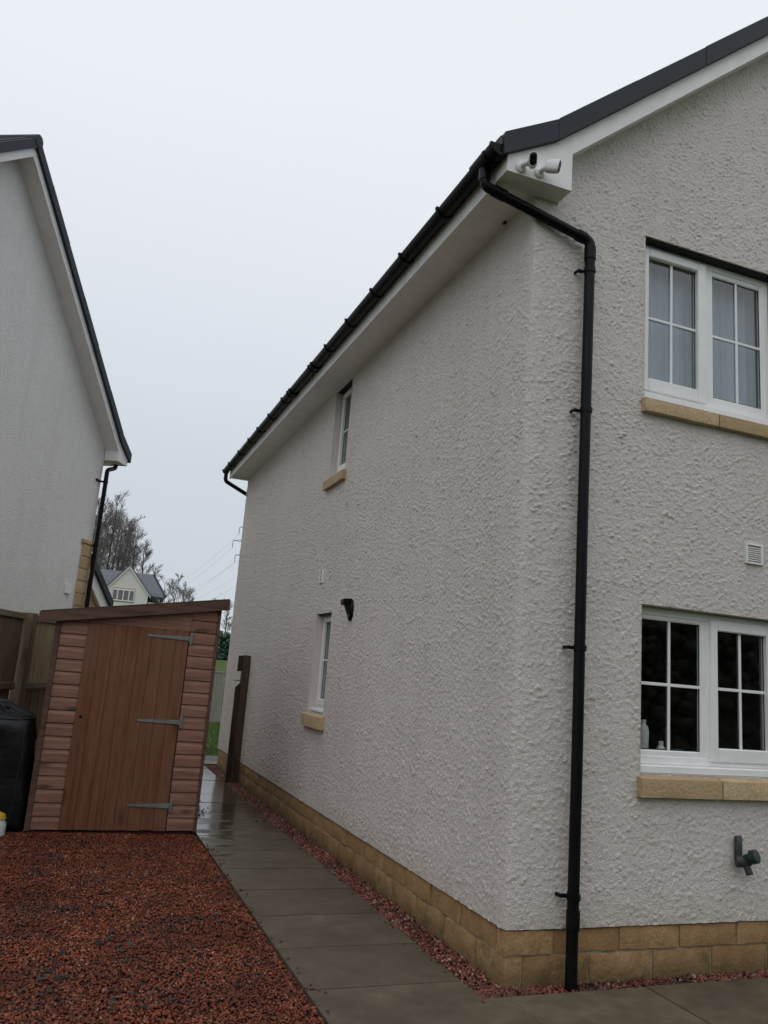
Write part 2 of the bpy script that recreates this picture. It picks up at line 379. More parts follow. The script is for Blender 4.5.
# ================================================================== SETTING
def hgt(x, y):
    d = math.hypot(x+2.5, y+4.2); s_ = lambda a, b: (lambda t: t*t*(3-2*t))(min(1, max(0, (d-a)/(b-a))))
    return -.045 + 2.1*s_(27, 62)*(1 if y > 0 else .0) + (2.6*s_(60, 130) + 8*s_(130, 900))*(1 if y > 0 else .15)
def make_ground():
    rs = [0, 3, 6, 10, 14, 18, 22, 26, 30, 35, 40, 46, 52, 58, 64, 70, 80, 95, 110, 130, 160, 200, 260, 340, 450, 600, 900, 1400, 2500]
    na = 96; mb = MB(); mb.v.append((-2.5, -4.2, -.045))
    for rr in rs[1:]:
        for j in range(na):
            a = 2*math.pi*j/na; x, y = -2.5+rr*math.cos(a), -4.2+rr*math.sin(a); mb.v.append((x, y, hgt(x, y)))
    for j in range(na): mb.f.append((0, 1+j, 1+(j+1) % na))
    for i in range(len(rs)-2):
        for j in range(na):
            a, b = 1+i*na+j, 1+i*na+(j+1) % na; mb.f.append((a, a+na, b+na, b))
    o = obj('ground', mb, 'turf', smooth=True, fix=False, kind='structure')
make_ground()

# ---- concrete path, one object per slab
path = bpy.data.objects.new('path', None); COL.objects.link(path); path['kind'] = 'structure'
obj('path_bed', MB().add([(-1.092, -2.4, -.0045), (-.206, -2.4, -.0045), (-.206, 9.66, -.0045), (-1.092, 9.66, -.0045)], [(0, 1, 2, 3)]), 'mud', path, fix=False)
def slab(x0, x1, y0, y1):
    dz = random.uniform(-.001, .003); t1, t2 = random.uniform(-.0015, .0015), random.uniform(-.0015, .0015); b = MB()
    b.cbox(x0+.004, x1-.004, y0+.008, y1-.008, -.034, dz, .003)
    b.v = [(x, y, z+(t1*(x-x0)+t2*(y-y0))) for x, y, z in b.v]; obj('slab', b, 'slab', path, fix=False)
ys = [.11+.637*i for i in range(16)]
for a, b in zip(ys, ys[1:]): slab(-1.1, -.2, a, b)
PL = lambda a, b, z: (a, z, b)
b = MB().prism([(-1.097, -.527), (-.058, -.527), (-.058, -.143), (-.203, -.143), (-.203, .102), (-1.097, .102)], PL, -.034, -.0005); obj('slab', b, 'slab', path)
for a in (-.53, -1.167, -1.804): slab(-1.1, -.055, a-.637, a)
for i in range(4):
    for j in range(2): slab(-.055+.9*i, .845+.9*i, -.13-.637*(j+1), -.13-.637*j)
for i in range(3): slab(-1.6+.62*i, -.98+.62*i, 9.67, 10.3); slab(-1.6+.62*i, -.98+.62*i, 10.3, 10.93); 
for i in range(4): slab(.27+.62*i, .89+.62*i, 9.67, 10.3); slab(.27+.62*i, .89+.62*i, 10.3, 10.93)

# ---- gravel: base sheet + loose chips
gr = obj('gravel_bed', MB().add([(-6.5, -5, -.024), (-1.095, -5, -.024), (-1.095, 8.5, -.024), (-6.5, 8.5, -.024)], [(0, 1, 2, 3)]), 'gravel_base', fix=False, kind='structure')
gs = obj('gravel_strip', MB().add([(-.21, -.145, -.026), (8, -.145, -.026), (8, .02, -.026), (.02, .02, -.026), (.02, 9.6, -.026), (-.21, 9.6, -.026)], [(0, 1, 2, 3), (0, 3, 4, 5)]), 'gravel_base', fix=False, kind='structure')
def chips(name, X, Y, Z, size, mat, parent, flat=.55, seed=1):
    g = np.random.default_rng(seed); n = len(X)
    cube = np.array([[x, y, z] for x in (-1, 1) for y in (-1, 1) for z in (-1, 1)], float)
    Q = np.array([[0, 1, 3, 2], [4, 6, 7, 5], [0, 4, 5, 1], [2, 3, 7, 6], [0, 2, 6, 4], [1, 5, 7, 3]])
    V = cube[None]*g.uniform(.45, 1.05, (n, 8, 3)); S = size[:, None]*np.stack([g.uniform(.75, 1.25, n), g.uniform(.5, .9, n), g.uniform(.32, .62, n)*flat/.55], 1)
    V = V*S[:, None, :]/2
    A = g.uniform(0, 6.283, n); T = g.normal(0, .45, (n, 2)); ca, sa = np.cos(A), np.sin(A)
    cx_, sx_, cy_, sy_ = np.cos(T[:, 0]), np.sin(T[:, 0]), np.cos(T[:, 1]), np.sin(T[:, 1])
    x, y, z = V[..., 0], V[..., 1], V[..., 2]
    y, z = y*cx_[:, None]-z*sx_[:, None], y*sx_[:, None]+z*cx_[:, None]
    x, z = x*cy_[:, None]+z*sy_[:, None], -x*sy_[:, None]+z*cy_[:, None]
    x, y = x*ca[:, None]-y*sa[:, None], x*sa[:, None]+y*ca[:, None]
    P = np.stack([x+X[:, None], y+Y[:, None], z+Z[:, None]], -1).reshape(-1, 3)
    F = (Q[None]+(np.arange(n)*8)[:, None, None]).reshape(-1, 4)
    return npobj(name, P, F, mat, parent, 'stuff')
n = 74000; X = RNG.uniform(-3.75, -1.112, n); Y = RNG.uniform(-1.1, 4.35, n); Z = -.024+RNG.uniform(.002, .017, n)+.006*np.sin(X*3.1+Y*1.3)*np.cos(Y*2.3)
chips('gravel_chips', X, Y, Z, RNG.uniform(.011, .025, n), 'gravel_chip', gr, seed=3)
n1, n2 = 6800, 1700
X = np.concatenate([RNG.uniform(-.195, -.01, n1), RNG.uniform(-.19, 3.2, n2)]); Y = np.concatenate([RNG.uniform(-.135, 9.5, n1), RNG.uniform(-.132, -.008, n2)])
n = n1+n2; sl = np.clip((X+.2)/.2, 0, 1); Z = -.022+RNG.uniform(.0, .016, n)
chips('gravel_chips', X, Y, Z, RNG.uniform(.016, .034, n), 'strip_chip', gs, seed=4)
# stray chips and blown debris on the far slabs
n = 220; t = RNG.uniform(0, 1, n); X = -1.02+np.abs(RNG.normal(0, .10, n)); Y = RNG.uniform(4.9, 6.6, n)
lit = chips('leaf_litter', X, Y, .004+RNG.uniform(0, .008, n), RNG.uniform(.009, .028, n), 'leaf_dead', None, .4, 5); lit['label'] = 'dark scraps of leaf blown onto the wet slabs beside the shed'; lit['category'] = 'leaf litter'
n = 170; sd1 = RNG.uniform(0, 1, n) < .6; X = np.where(sd1, -1.098+np.abs(RNG.normal(0, .035, n)), -.202-np.abs(RNG.normal(0, .04, n))); Y = RNG.uniform(-.2, 7, n)
chips('stray_chips', X, Y, .003+RNG.uniform(0, .004, n), RNG.uniform(.010, .024, n), 'strip_chip', gs, seed=8)
# larger dark stones lying in the red gravel, each its own piece
clumps = [(-2.0, .95, 22, .20), (-2.35, .5, 26, .2), (-1.42, 1.35, 8, .07), (-2.1, 1.7, 14, .25), (-1.75, 2.4, 12, .35), (-2.4, 2.2, 14, .3), (-2.0, .2, 12, .16), (-2.6, 1.1, 14, .3), (-1.6, .5, 8, .2), (-2.9, 3, 10, .4), (-2.2, 3.1, 12, .4)]
stm = []
for i in range(6):
    mb = rough_box(-.5, .5, -.36, .36, -.2, .2, i+3, .5, .2, .10); mb.v = [tuple(Vector(p)*(1+.3*mnoise.noise(Vector(p)*2+Vector((i*5, 0, 0))))) for p in mb.v]
    me = bpy.data.meshes.new('stone'); me.from_pydata(mb.v, [], mb.f); me.materials.append(M['slate_chip']); stm.append(me)
for cx, cy, nn, sp in clumps:
    for i in range(nn):
        o = bpy.data.objects.new('stone', random.choice(stm)); COL.objects.link(o); o.parent = gr
        s_ = random.choice((.018, .024, .030, .042)); o.location = (min(-1.16, cx+random.gauss(0, sp*.6)), cy+random.gauss(0, sp*.7), -.004+s_*.12)
        o.scale = (s_, s_*random.uniform(.7, 1), s_*random.uniform(.7, 1.1)); o.rotation_euler = (random.gauss(0, .25), random.gauss(0, .25), random.uniform(0, 6.28))

# ================================================================== MAIN HOUSE
house = thing('house', 'tall white roughcast house with sandstone base, black gutter and gable end windows', 'house')
LEN, GW, ZS = 9.47, 8.5, 4.835          # side length, gable width, soffit height
SL = .8476
OPEN_F = [(.893, 2.105, 1.150, 2.196), (.893, 2.105, 3.600, 4.807)]      # x0,x1,z0,z1 on the gable wall
OPEN_S = [(3.77, 4.33, 1.195, 2.236), (3.765, 4.345, 3.775, 4.83)]       # y0,y1,z0,z1 on the side wall
def lines(a, b, step, marks):
    ms_ = sorted({a, b} | {m_ for m_ in marks if a < m_ < b}); out = [a]
    for p, q in zip(ms_, ms_[1:]):
        n_ = max(1, round((q-p)/step)); out += [p+(q-p)*(i+1)/n_ for i in range(n_)]
    return out
def make_wall():
    mz = [v for o_ in OPEN_F+OPEN_S for v in o_[2:]]
    us = lines(-LEN, -6, .02, [])[:-1]+lines(-6, -3, .0125, [-v for o_ in OPEN_S for v in o_[:2]])[:-1]+lines(-3, 0, .0075, [])[:-1]+lines(0, 2.3, .0075, [v for o_ in OPEN_F for v in o_[:2]])[:-1]+lines(2.3, 3.4, .03, [])[:-1]+lines(3.4, GW, .4, [])
    zs = lines(.283, 7.0, .0075, mz)[:-1]+lines(7.0, 8.9, .12, [])
    us, zs = np.array(us), np.array(zs); nu, nzz = len(us), len(zs)
    du = .0075; gu, gv = int((GW+LEN)/du)+3, int(9/du)+3
    # thrown grit: overlapping irregular grains on a periodic 3.9 m tile, over gentle float marks
    NT_ = 520; g = np.random.default_rng(21); npt = 62000; T = np.zeros((NT_, NT_))
    cu, cz = g.uniform(0, NT_, npt), g.uniform(0, NT_, npt); ra = (.0050+.0058*g.uniform(0, 1, npt)**2.2)/du; rb = ra*g.uniform(.55, 1, npt); th = g.uniform(0, 3.1416, npt); hh = ra*du*g.uniform(.10, .80, npt)
    iu0, iz0 = np.floor(cu).astype(int), np.floor(cz).astype(int)
    for a in range(-2, 4):
        for b_ in range(-2, 4):
            x_, y_ = iu0+a-cu, iz0+b_-cz; p_ = (x_*np.cos(th)+y_*np.sin(th))/ra; q_ = (-x_*np.sin(th)+y_*np.cos(th))/rb; w_ = 1-p_**2-q_**2; ok = w_ > 0
            np.maximum.at(T, ((iu0+a)[ok] % NT_, (iz0+b_)[ok] % NT_), hh[ok]*w_[ok]**.35)
    H = T[np.arange(gu)[:, None] % NT_, np.arange(gv)[None] % NT_]
    B = fnoise(gu, gv, du, .045, 2); E_ = fnoise(gu, gv, du, .22, 5)
    H = H*(1.42+.34*np.clip(E_, -1.6, 1.6))+.0004*B-.0022*np.clip(-B-1.2, 0, 1); H += .0008*np.clip(fnoise(gu, gv, du, .6, 6), -2, 2)
    def lerp_at(fu, fz):
        iu, iz = fu.astype(int), fz.astype(int); a, b_ = (fu-iu)[:, None], (fz-iz)[None]
        return H[iu][:, iz]*(1-a)*(1-b_)+H[iu+1][:, iz]*a*(1-b_)+H[iu][:, iz+1]*(1-a)*b_+H[iu+1][:, iz+1]*a*b_
    h = lerp_at((us+LEN)/du, zs/du)+.008
    fade = np.clip((3.4-us)/.4, 0, 1); h *= fade[:, None]
    # normals: side faces -x, gable faces -y, soft rounded arris
    t = np.clip((us+.010)/.020, 0, 1)*math.pi/2; nx, ny = -np.cos(t), -np.sin(t)
    bx = np.where(us > 0, us, 0); by = np.where(us < 0, -us, 0)
    arr = .0025*np.exp(-(us/.010)**2); h *= (1-.35*np.exp(-(us/.03)**2))[:, None]
    V = np.stack([np.broadcast_to((bx+arr)[:, None], h.shape)+nx[:, None]*h, np.broadcast_to((by+arr)[:, None], h.shape)+ny[:, None]*h, np.broadcast_to(zs[None], h.shape)], -1).reshape(-1, 3)
    uc, zc = (us[1:]+us[:-1])/2, (zs[1:]+zs[:-1])/2; UC, ZC = np.meshgrid(uc, zc, indexing='ij')
    keep = np.where(UC < 0, ZC < 4.9, zs[:-1][None] < np.minimum(5.02+SL*UC, 5.02+SL*(GW-UC)))
    for x0, x1, z0, z1 in OPEN_F: keep &= ~((UC > x0) & (UC < x1) & (ZC > z0) & (ZC < z1))
    for y0, y1, z0, z1 in OPEN_S: keep &= ~((-UC > y0) & (-UC < y1) & (ZC > z0) & (ZC < z1))
    I, J = np.nonzero(keep); a = I*nzz+J
    F = np.stack([a, a+nzz, a+nzz+1, a+1], 1)
    npobj('wall', V, F, 'harl', house, smooth=False)
make_wall()
# window reveals
D = .13
for ops, mp in ((OPEN_F, lambda a, d, z: (a, d, z)), (OPEN_S, lambda a, d, z: (d, a, z))):
    for a0, a1, z0, z1 in ops:
        c4 = [(a0, z0), (a0, z1), (a1, z1), (a1, z0)]; obj('window_reveal', MB().add([mp(a, -.012, z) for a, z in c4]+[mp(a, D, z) for a, z in c4], [(k_, (k_+1) % 4, 4+(k_+1) % 4, 4+k_) for k_ in range(4)]), 'harl', house, fix=False)
# unseen walls and floors close the shell so that the rooms are dark
b = MB(); b.cbox(.02, GW-.02, LEN-.25, LEN-.01, -.04, 5.0, 0.001); b.cbox(GW-.25, GW-.004, .03, LEN-.26, -.04, 5.0, .001); obj('rear_wall', b, 'harl', house, fix=False)
b = MB(); b.cbox(.14, GW-.3, .14, LEN-.3, 2.42, 2.66, .001); b.cbox(.14, GW-.3, .14, LEN-.3, 4.86, 4.98, .001); b.cbox(.14, GW-.3, .14, LEN-.3, -.03, .12, .001); b.cbox(3.6, 3.7, .14, LEN-.3, .13, 2.41, .001); b.cbox(3.6, 3.7, .14, LEN-.3, 2.67, 4.85, .001); obj('room_interior', b, 'room', house, fix=False)
# inner leaf of the walls, with openings (thin plates either side of the frames)
b = MB()
for (a0, a1, o_) in ((.14, GW-.3, OPEN_F),):
    b.cbox(a0, o_[0][0]-.02, .14, .2, .13, 4.85, .001); b.cbox(o_[0][1]+.02, a1, .14, .2, .13, 4.85, .001)
    b.cbox(o_[0][0]-.019, o_[0][1]+.019, .14, .2, .13, o_[0][2], .001); b.cbox(o_[0][0]-.019, o_[0][1]+.019, .14, .2, o_[0][3], o_[1][2], .001)
obj('inner_leaf', b, 'room', house, fix=False)

# ---- stone base, one object per block
core = MB(); core.cbox(.015, GW-.05, .015, .06, -.04, .279, .001); core.cbox(.015, .06, .0605, LEN, -.04, .279, .001); obj('plinth_core', core, 'mortar', house, fix=False)
sd_ = 0
def block(x0, x1, y0, y1, z0, z1):
    global sd_; sd_ += 1; g = .0034
    j = random.uniform(-.003, .004)
    mb = rough_box(x0+(g if x0 > .01 else j), x1-g, y0+(g if y0 > .01 else j), y1-g, z0+g, z1-g, sd_, .05, .009, .0055); obj('stone', mb, 'sandstone', house, smooth=True, angle=.9)
rows = [(.142, .283, .317, .112), (-.035, .142, .116, .342)]
for z0, z1, xf_, yf_ in rows:
    block(.0, xf_, .0, yf_, z0, z1)
    x = xf_
    while x < 4.2: block(x, x+.445, .0, .055, z0, z1); x += .445
    b = MB().cbox(x, GW, .004, .05, z0, z1, .004); obj('stone', b, 'sandstone', house, fix=False)
    y = yf_
    while y < LEN-.02:
        y2 = min(LEN, y+.445); y2 = LEN if LEN-y2 < .1 else y2; block(.0, .055, y, y2, z0, z1); y = y2

# ---- windows
def window(name_side, P, w0, w1, z0, z1, lights, casements, parent, cill_z, nbars=True, bars_v=True):
    """P(a,d,z): a along the wall, d depth into the wall. lights: [(g0,g1,gz0,gz1)] glass rectangles"""
    def bx(a0, a1, d0, d1, zz0, zz1, bev=.004):
        m_ = MB(); m_.cbox(a0, a1, d0, d1, zz0, zz1, bev, xf=lambda p: Vector(P(p.x, p.y, p.z))); return m_
    fr = MB(); CH = .048 if bars_v else .035
    def addb(mb, *a, bev=.004): q = bx(*a, bev=bev); mb.add(q.v, q.f)
    fz0 = cill_z+CH
    mids = [(lights[i][1]+lights[i+1][0])/2 for i in range(len(lights)-1)]
    addb(fr, w0+.003, w0+.052, .075, .135, fz0, z1-.004); addb(fr, w1-.052, w1-.003, .075, .135, fz0, z1-.004)
    addb(fr, w0+.0525, w1-.0525, .0755, .1345, z1-.056, z1-.0045); addb(fr, w0+.0525, w1-.0525, .0755, .1345, fz0, fz0+.052)
    for m_ in mids: addb(fr, m_-.022, m_+.022, .076, .134, fz0+.0525, z1-.0565)
    win = obj('window', fr, 'upvc', parent)
    c = MB(); addb(c, w0+.004, w1-.004, .012, .135, cill_z, cill_z+CH-.0005, bev=.006); obj('window_cill', c, 'upvc', win)
    for i, (g0, g1, q0, q1) in enumerate(lights):
        l0 = w0+.045 if i == 0 else mids[i-1]+.004; l1 = w1-.045 if i == len(lights)-1 else mids[i]-.004
        d0 = .058 if casements[i] else .082; d1 = .12; zt, zb = z1-(.034 if casements[i] else .05), fz0+(.03 if casements[i] else .045)
        s_ = MB(); addb(s_, l0, g0, d0, d1, zb, zt, bev=.007); addb(s_, g1, l1, d0, d1, zb, zt, bev=.007)
        addb(s_, g0+.0005, g1-.0005, d0+.0005, d1, q1, zt-.0005, bev=.007); addb(s_, g0+.0005, g1-.0005, d0+.0005, d1, zb+.0005, q0, bev=.007); obj('sash', s_, 'upvc', win)
        m_ = (g0+g1)/2; zm = (q0+q1)/2; e_ = .010
        for a0, a1 in (((g0, m_), (m_, g1)) if bars_v else ((g0, g1),)):
            for b0, b1 in ((q0, zm), (zm, q1)):
                obj('pane', bx(a0+.001, a1-.001, .098, .104, b0+.001, b1-.001, .001), 'glass', win)
        gb = MB()
        if bars_v: addb(gb, m_-e_, m_+e_, .086, .0975, q0, q1, bev=.003)
        addb(gb, g0, g1, .0865, .097, zm-e_, zm+e_, bev=.003); obj('glazing_bar', gb, 'upvc', win)
        gk = MB()
        for a0, a1, b0, b1 in ((g0, g0+.006, q0, q1), (g1-.006, g1, q0, q1), (g0+.0061, g1-.0061, q0, q0+.006), (g0+.0061, g1-.0061, q1-.006, q1)): addb(gk, a0, a1, .092, .0965, b0, b1, bev=.001)
        obj('gasket', gk, 'black_pvc', win)
    return win
PF = lambda a, d, z: (a, d, z); PS = lambda a, d, z: (d, a, z)
window('f', PF, .893, 2.105, 1.150, 2.196, [(.942, 1.447, 1.287, 2.112), (1.578, 2.008, 1.318, 2.085)], [False, True], house, 1.151)
window('f', PF, .893, 2.105, 3.600, 4.807, [(.985, 1.424, 3.782, 4.706), (1.580, 2.030, 3.762, 4.712)], [True, False], house, 3.606)
window('s', PS, 3.77, 4.33, 1.195, 2.236, [(3.86, 4.24, 1.34, 2.15)], [True], house, 1.205, bars_v=False)
window('s', PS, 3.765, 4.345, 3.775, 4.83, [(3.855, 4.255, 3.92, 4.745)], [True], house, 3.785, bars_v=False)
# stone sills (two stones each on the gable)
def sill(x0, x1, y0, y1, z0, z1, sd):
    mb = rough_box(x0, x1, y0, y1, z0, z1, sd, .065, .006, .0012)
    if y0 < 0: mb.v = [(x, y, z-(.020*max(0, .03-y)/.09 if z > z1-.012 else 0)) for x, y, z in mb.v]
    else: mb.v = [(x, y, z-(.020*max(0, .03-x)/.09 if z > z1-.012 else 0)) for x, y, z in mb.v]
    obj('sill', mb, 'sill_stone', house, smooth=True, angle=.6)
for z0, z1 in ((1.012, 1.148), (3.485, 3.598)):
    sill(.868, 1.494, -.062, .07, z0, z1, 31); sill(1.499, 2.16, -.062, .07, z0, z1, 32)
sill(-.062, .07, 3.70, 4.40, 1.045, 1.193, 33); sill(-.062, .07, 3.695, 4.415, 3.645, 3.773, 34)
b = MB().cbox(.89, 2.108, .004, .074, 4.796, 4.806, .001); obj('head_shade_strip', b, 'black_pvc', house, fix=False)  # black strip paints the dark shade band under the upper window head
for o_ in OPEN_S: obj('head_shade_strip', MB().cbox(.004, .074, o_[0]+.003, o_[1]-.003, o_[3]-.010, o_[3]-.001, .001), 'black_pvc', house, fix=False)  # same black strip for shade at the side window heads

# ---- roof with sprocketed eaves, dry verge units, bargeboard and boxed ends; shared by both houses
def gable_roof(P, parent, W_, L_, VO, EO, end=True, n_caps_right=True):
    """P(a,b,z): a inward from the eaves corner along the gable, b outward from the gable face"""
    top = lambda a: 5.300+.585*(a-.03) if a < .03 else 5.2745+SL*a
    bot = lambda a: top(a)-.150
    ap = W_/2
    prof = [(-EO-.04, top(-EO-.04)), (.03, top(.03)), (ap, top(ap)), (W_-.03, top(.03)), (W_+EO+.04, top(-EO-.04))]
    under = [(a, z-.07) for a, z in prof][::-1]
    roof = obj('roof', MB().prism(prof+under, P, VO+.012, -L_-.2), 'tile', parent)
    # tile courses on both slopes: one stepped strip per course
    for side in (0, 1):
        m_ = MB(); a = -EO-.04
        while a < ap-.05:
            a2 = min(ap, a+.26); q = [(a, top(a)+.022), (a2, top(a2)+.006), (a2, top(a2)-.02), (a, top(a)-.02)]
            if side: q = [(W_-p, z) for p, z in q]
            m_.prism(q, P, VO-.03, -L_-.19); a = a2
        obj('tile_course', m_, 'tile', roof, kind='stuff')
    # verge units
    for side in (0, 1):
        cuts = [-EO-.045, .03]; a = .03
        while a < ap-.1: a = min(ap, a+.615); cuts.append(a)
        for i, (a0, a1) in enumerate(zip(cuts, cuts[1:])):
            pr = .003*(i % 2); q = [(a0+.002, bot(a0)), (a1+.004, bot(a1)), (a1+.004, top(a1)+.006+pr), (a0+.002, top(a0)+.006+pr)]
            if side: q = [(W_-p, z) for p, z in q]
            m_ = MB().prism(q, P, VO-.05, VO+.042+pr)
            lip = [(p, z+(.016 if k_ > 1 else 0)) for k_, (p, z) in enumerate(q)]
            m_.prism([(a0+.0+0, 0)]*0 or [(p, z-(.0 if k_ > 1 else -.108)) for k_, (p, z) in enumerate(lip)], P, VO-.14, VO-.0505)
            obj('verge_cap', m_, 'tile', roof)
    m_ = MB().tube([P(ap, VO+.05, top(ap)-.055), P(ap, -L_-.2, top(ap)-.055)], .085, 12); obj('ridge_tile', m_, 'tile', roof)
    # bargeboards, verge soffit, boxed ends, fascia, eaves soffit
    lo = lambda a: 4.972+.852*a
    XB = .165 if VO < .2 else .02
    for side in (0, 1):
        s_ = (lambda p: W_-p) if side else (lambda p: p)
        q = [(XB+.002, lo(XB)), (ap, lo(ap)), (ap, bot(ap)+.03), (XB+.002, bot(XB)+.03)]; obj('bargeboard', MB().prism([(s_(a), z) for a, z in q], P, VO-.022, VO), 'white_trim', parent)
        q = [(XB, lo(XB)+.014), (ap, lo(ap)+.014), (ap, lo(ap)+.03), (XB, lo(XB)+.03)]; obj('verge_soffit', MB().prism([(s_(a), z) for a, z in q], P, -.02, VO-.0225), 'soffit', parent)
        q = [(-EO, ZS), (XB, ZS), (XB, bot(XB)+.03), (.03, bot(.03)+.03), (-EO, bot(-EO)+.03)]; obj('eaves_box', MB().prism([(s_(a), z) for a, z in q], P, .0115, VO+.003), 'white_trim', parent)
        q = [(-EO, ZS-.008), (-EO+.02, ZS-.008), (-EO+.02, 5.02), (-EO, 5.02)]; obj('fascia', MB().prism([(s_(a), z) for a, z in q], P, .011, -L_-.12), 'white_trim', parent)
        q = [(-EO+.0205, ZS+.004), (.03, ZS+.004), (.03, ZS+.016), (-EO+.0205, ZS+.016)]; obj('eaves_soffit', MB().prism([(s_(a), z) for a, z in q], P, .0112, -L_-.115), 'soffit', parent)
    for y in (-L_-.118,):
        pass
    return roof
PM = lambda a, b, z: (a, -b, z)
roof = gable_roof(PM, house, GW, LEN, .17, .32)
m_ = MB().tube([(.004-.012, .0, ZS-.003), (.004-.012, LEN, ZS-.003)], .008, 6); obj('soffit_trim', m_, 'soffit', house)
m_ = MB().cbox(-.05, -.03, .33, .37, ZS-.012, ZS-.002, .002); obj('soffit_clip', m_, 'black_pvc', house, fix=False)

# ---- gutter: half-round trough, brackets, unions, stop ends
GX, GZ, GR = -.384, 4.985, .058
def trough(y0, y1, rad, th, gx=GX, gz=GZ):
    m_ = MB(); rings = []
    for y in (y0, y1):
        o_ = [(gx+rad*math.cos(a), y, gz+rad*math.sin(a)) for a in [math.pi*(1+i/12) for i in range(13)]]
        i_ = [(gx+(rad-th)*math.cos(a), y, gz+(rad-th)*math.sin(a)) for a in [math.pi*(2-i/12) for i in range(13)]]; rings.append(o_+i_)
    m_.loft(rings); return m_
gut = obj('gutter', trough(-.17, 9.66, GR, .004), 'black_pvc', house, smooth=True, angle=.6)
for y in (.643, 1.373, 2.059, 2.763, 3.466, 5.369, 6.112, 6.814, 7.455, 8.25, 9.1):
    m_ = trough(y-.016, y+.016, GR+.010, .009); m_.cbox(GX-GR-.014, GX-GR+.006, y-.014, y+.014, GZ-.004, GZ+.014, .003); m_.cbox(GX+GR-.004, -.318, y-.013, y+.013, GZ-.03, GZ+.012, .003); obj('gutter_bracket', m_, 'black_pvc', gut)
for y in (-.13, 4.044, 5.011):
    m_ = trough(y-.06, y+.06, GR+.008, .0075)
    for dy in (-.055, .055): q = trough(y+dy-.012, y+dy+.012, GR+.015, .014); m_.add(q.v, q.f)
    obj('gutter_union', m_, 'black_pvc', gut)
for y0 in (-.182, 9.655):
    m_ = MB(); ang = [math.pi*(1+i/12) for i in range(13)]; m_.prism([(GX+(GR+.008)*math.cos(a), GZ+(GR+.008)*math.sin(a)) for a in ang]+[(GX+GR+.008, GZ+.012), (GX-GR-.008, GZ+.012)], lambda a, b_, z: (a, b_, z), y0, y0+.016); obj('stop_end', m_, 'black_pvc', gut)
m_ = MB().cbox(-.372, -.322, -.20, -.06, 4.985, 5.06, .012); obj('eaves_closer', m_, 'black_pvc', house, fix=False)
m_ = trough(-.095, .115, GR+.012, .011); m_.tube([(GX, .01, GZ-GR-.06), (GX, .01, GZ-GR+.01)], .042, 14); obj('gutter_outlet', m_, 'black_pvc', gut)
# ---- downpipe
DX, DY = .382, -.085
pts = bend([(GX-.005, .01, 4.93), (GX-.005, -.005, 4.80), (DX, DY, 4.575), (DX, DY, 4.4)], .045)
dp = obj('downpipe', MB().tube(pts+[(DX-.004, DY, 2.6), (DX, DY, 1.2), (DX-.002, DY, -.02)], .034, 16), 'black_pvc', house, smooth=True, angle=.8)
for p, q in (((GX-.005, .008, 4.92), (GX-.005, .001, 4.84)), ((-.33, -.010, 4.785), (-.24, -.019, 4.76)), ((DX-.1, DY+.009, 4.603), (DX-.04, DY+.004, 4.587)), ((DX, DY, 4.53), (DX, DY, 4.44)), ((DX, DY, .40), (DX, DY, .30))):
    obj('pipe_socket', MB().tube([p, q], .0395, 16), 'black_pvc', dp, smooth=True, angle=.8)
for z in (4.36, 3.38, 1.87, .47):
    m_ = MB().tube([(DX, DY, z-.016), (DX, DY, z+.016)], .0405, 16); m_.cbox(DX-.072, DX-.03, -.062, -.040, z-.010, z+.010, .003); m_.cbox(DX-.074, DX-.060, -.041, -.004, z-.010, z+.010, .003); obj('pipe_clip', m_, 'black_pvc', dp)
# far downpipe offset, round the other corner
m_ = MB().tube(bend([(GX, 9.6, 4.93), (GX, 9.6, 4.78), (.10, 9.60, 4.56), (.10, 9.56, 4.3)], .05)+[(.10, 9.56, -.02)], .034, 12); obj('downpipe', m_, 'black_pvc', house, smooth=True, angle=.8)

# ---- vents
def vent(P, a0, a1, z0, z1, parent, nsl):
    def bx(*q, bev=.003):
        m_ = MB(); m_.cbox(*q, bev, xf=lambda p: Vector(P(p.x, p.y, p.z))); return m_
    fr = MB()
    for q in ((a0, a0+.014, -.03, -.004, z0, z1), (a1-.014, a1, -.03, -.004, z0, z1), (a0+.0145, a1-.0145, -.0295, -.004, z1-.014, z1), (a0+.0145, a1-.0145, -.0295, -.004, z0, z0+.014)): c = bx(*q); fr.add(c.v, c.f)
    v_ = obj('vent', fr, 'white_trim', parent); obj('vent_back', bx(a0+.01, a1-.01, -.012, -.003, z0+.01, z1-.01), 'slat_dark', v_)
    for i in range(nsl):
        z = z0+.02+(z1-z0-.04)*(i+.5)/nsl; obj('slat', bx(a0+.0146, a1-.0146, -.027, -.0125, z-.0045, z+.0035, bev=.001), 'white_trim', v_)
vent(PF, 1.752, 1.900, 2.562, 2.705, house, 7)
vent(PS, 4.20, 4.31, 2.575, 2.715, house, 6)

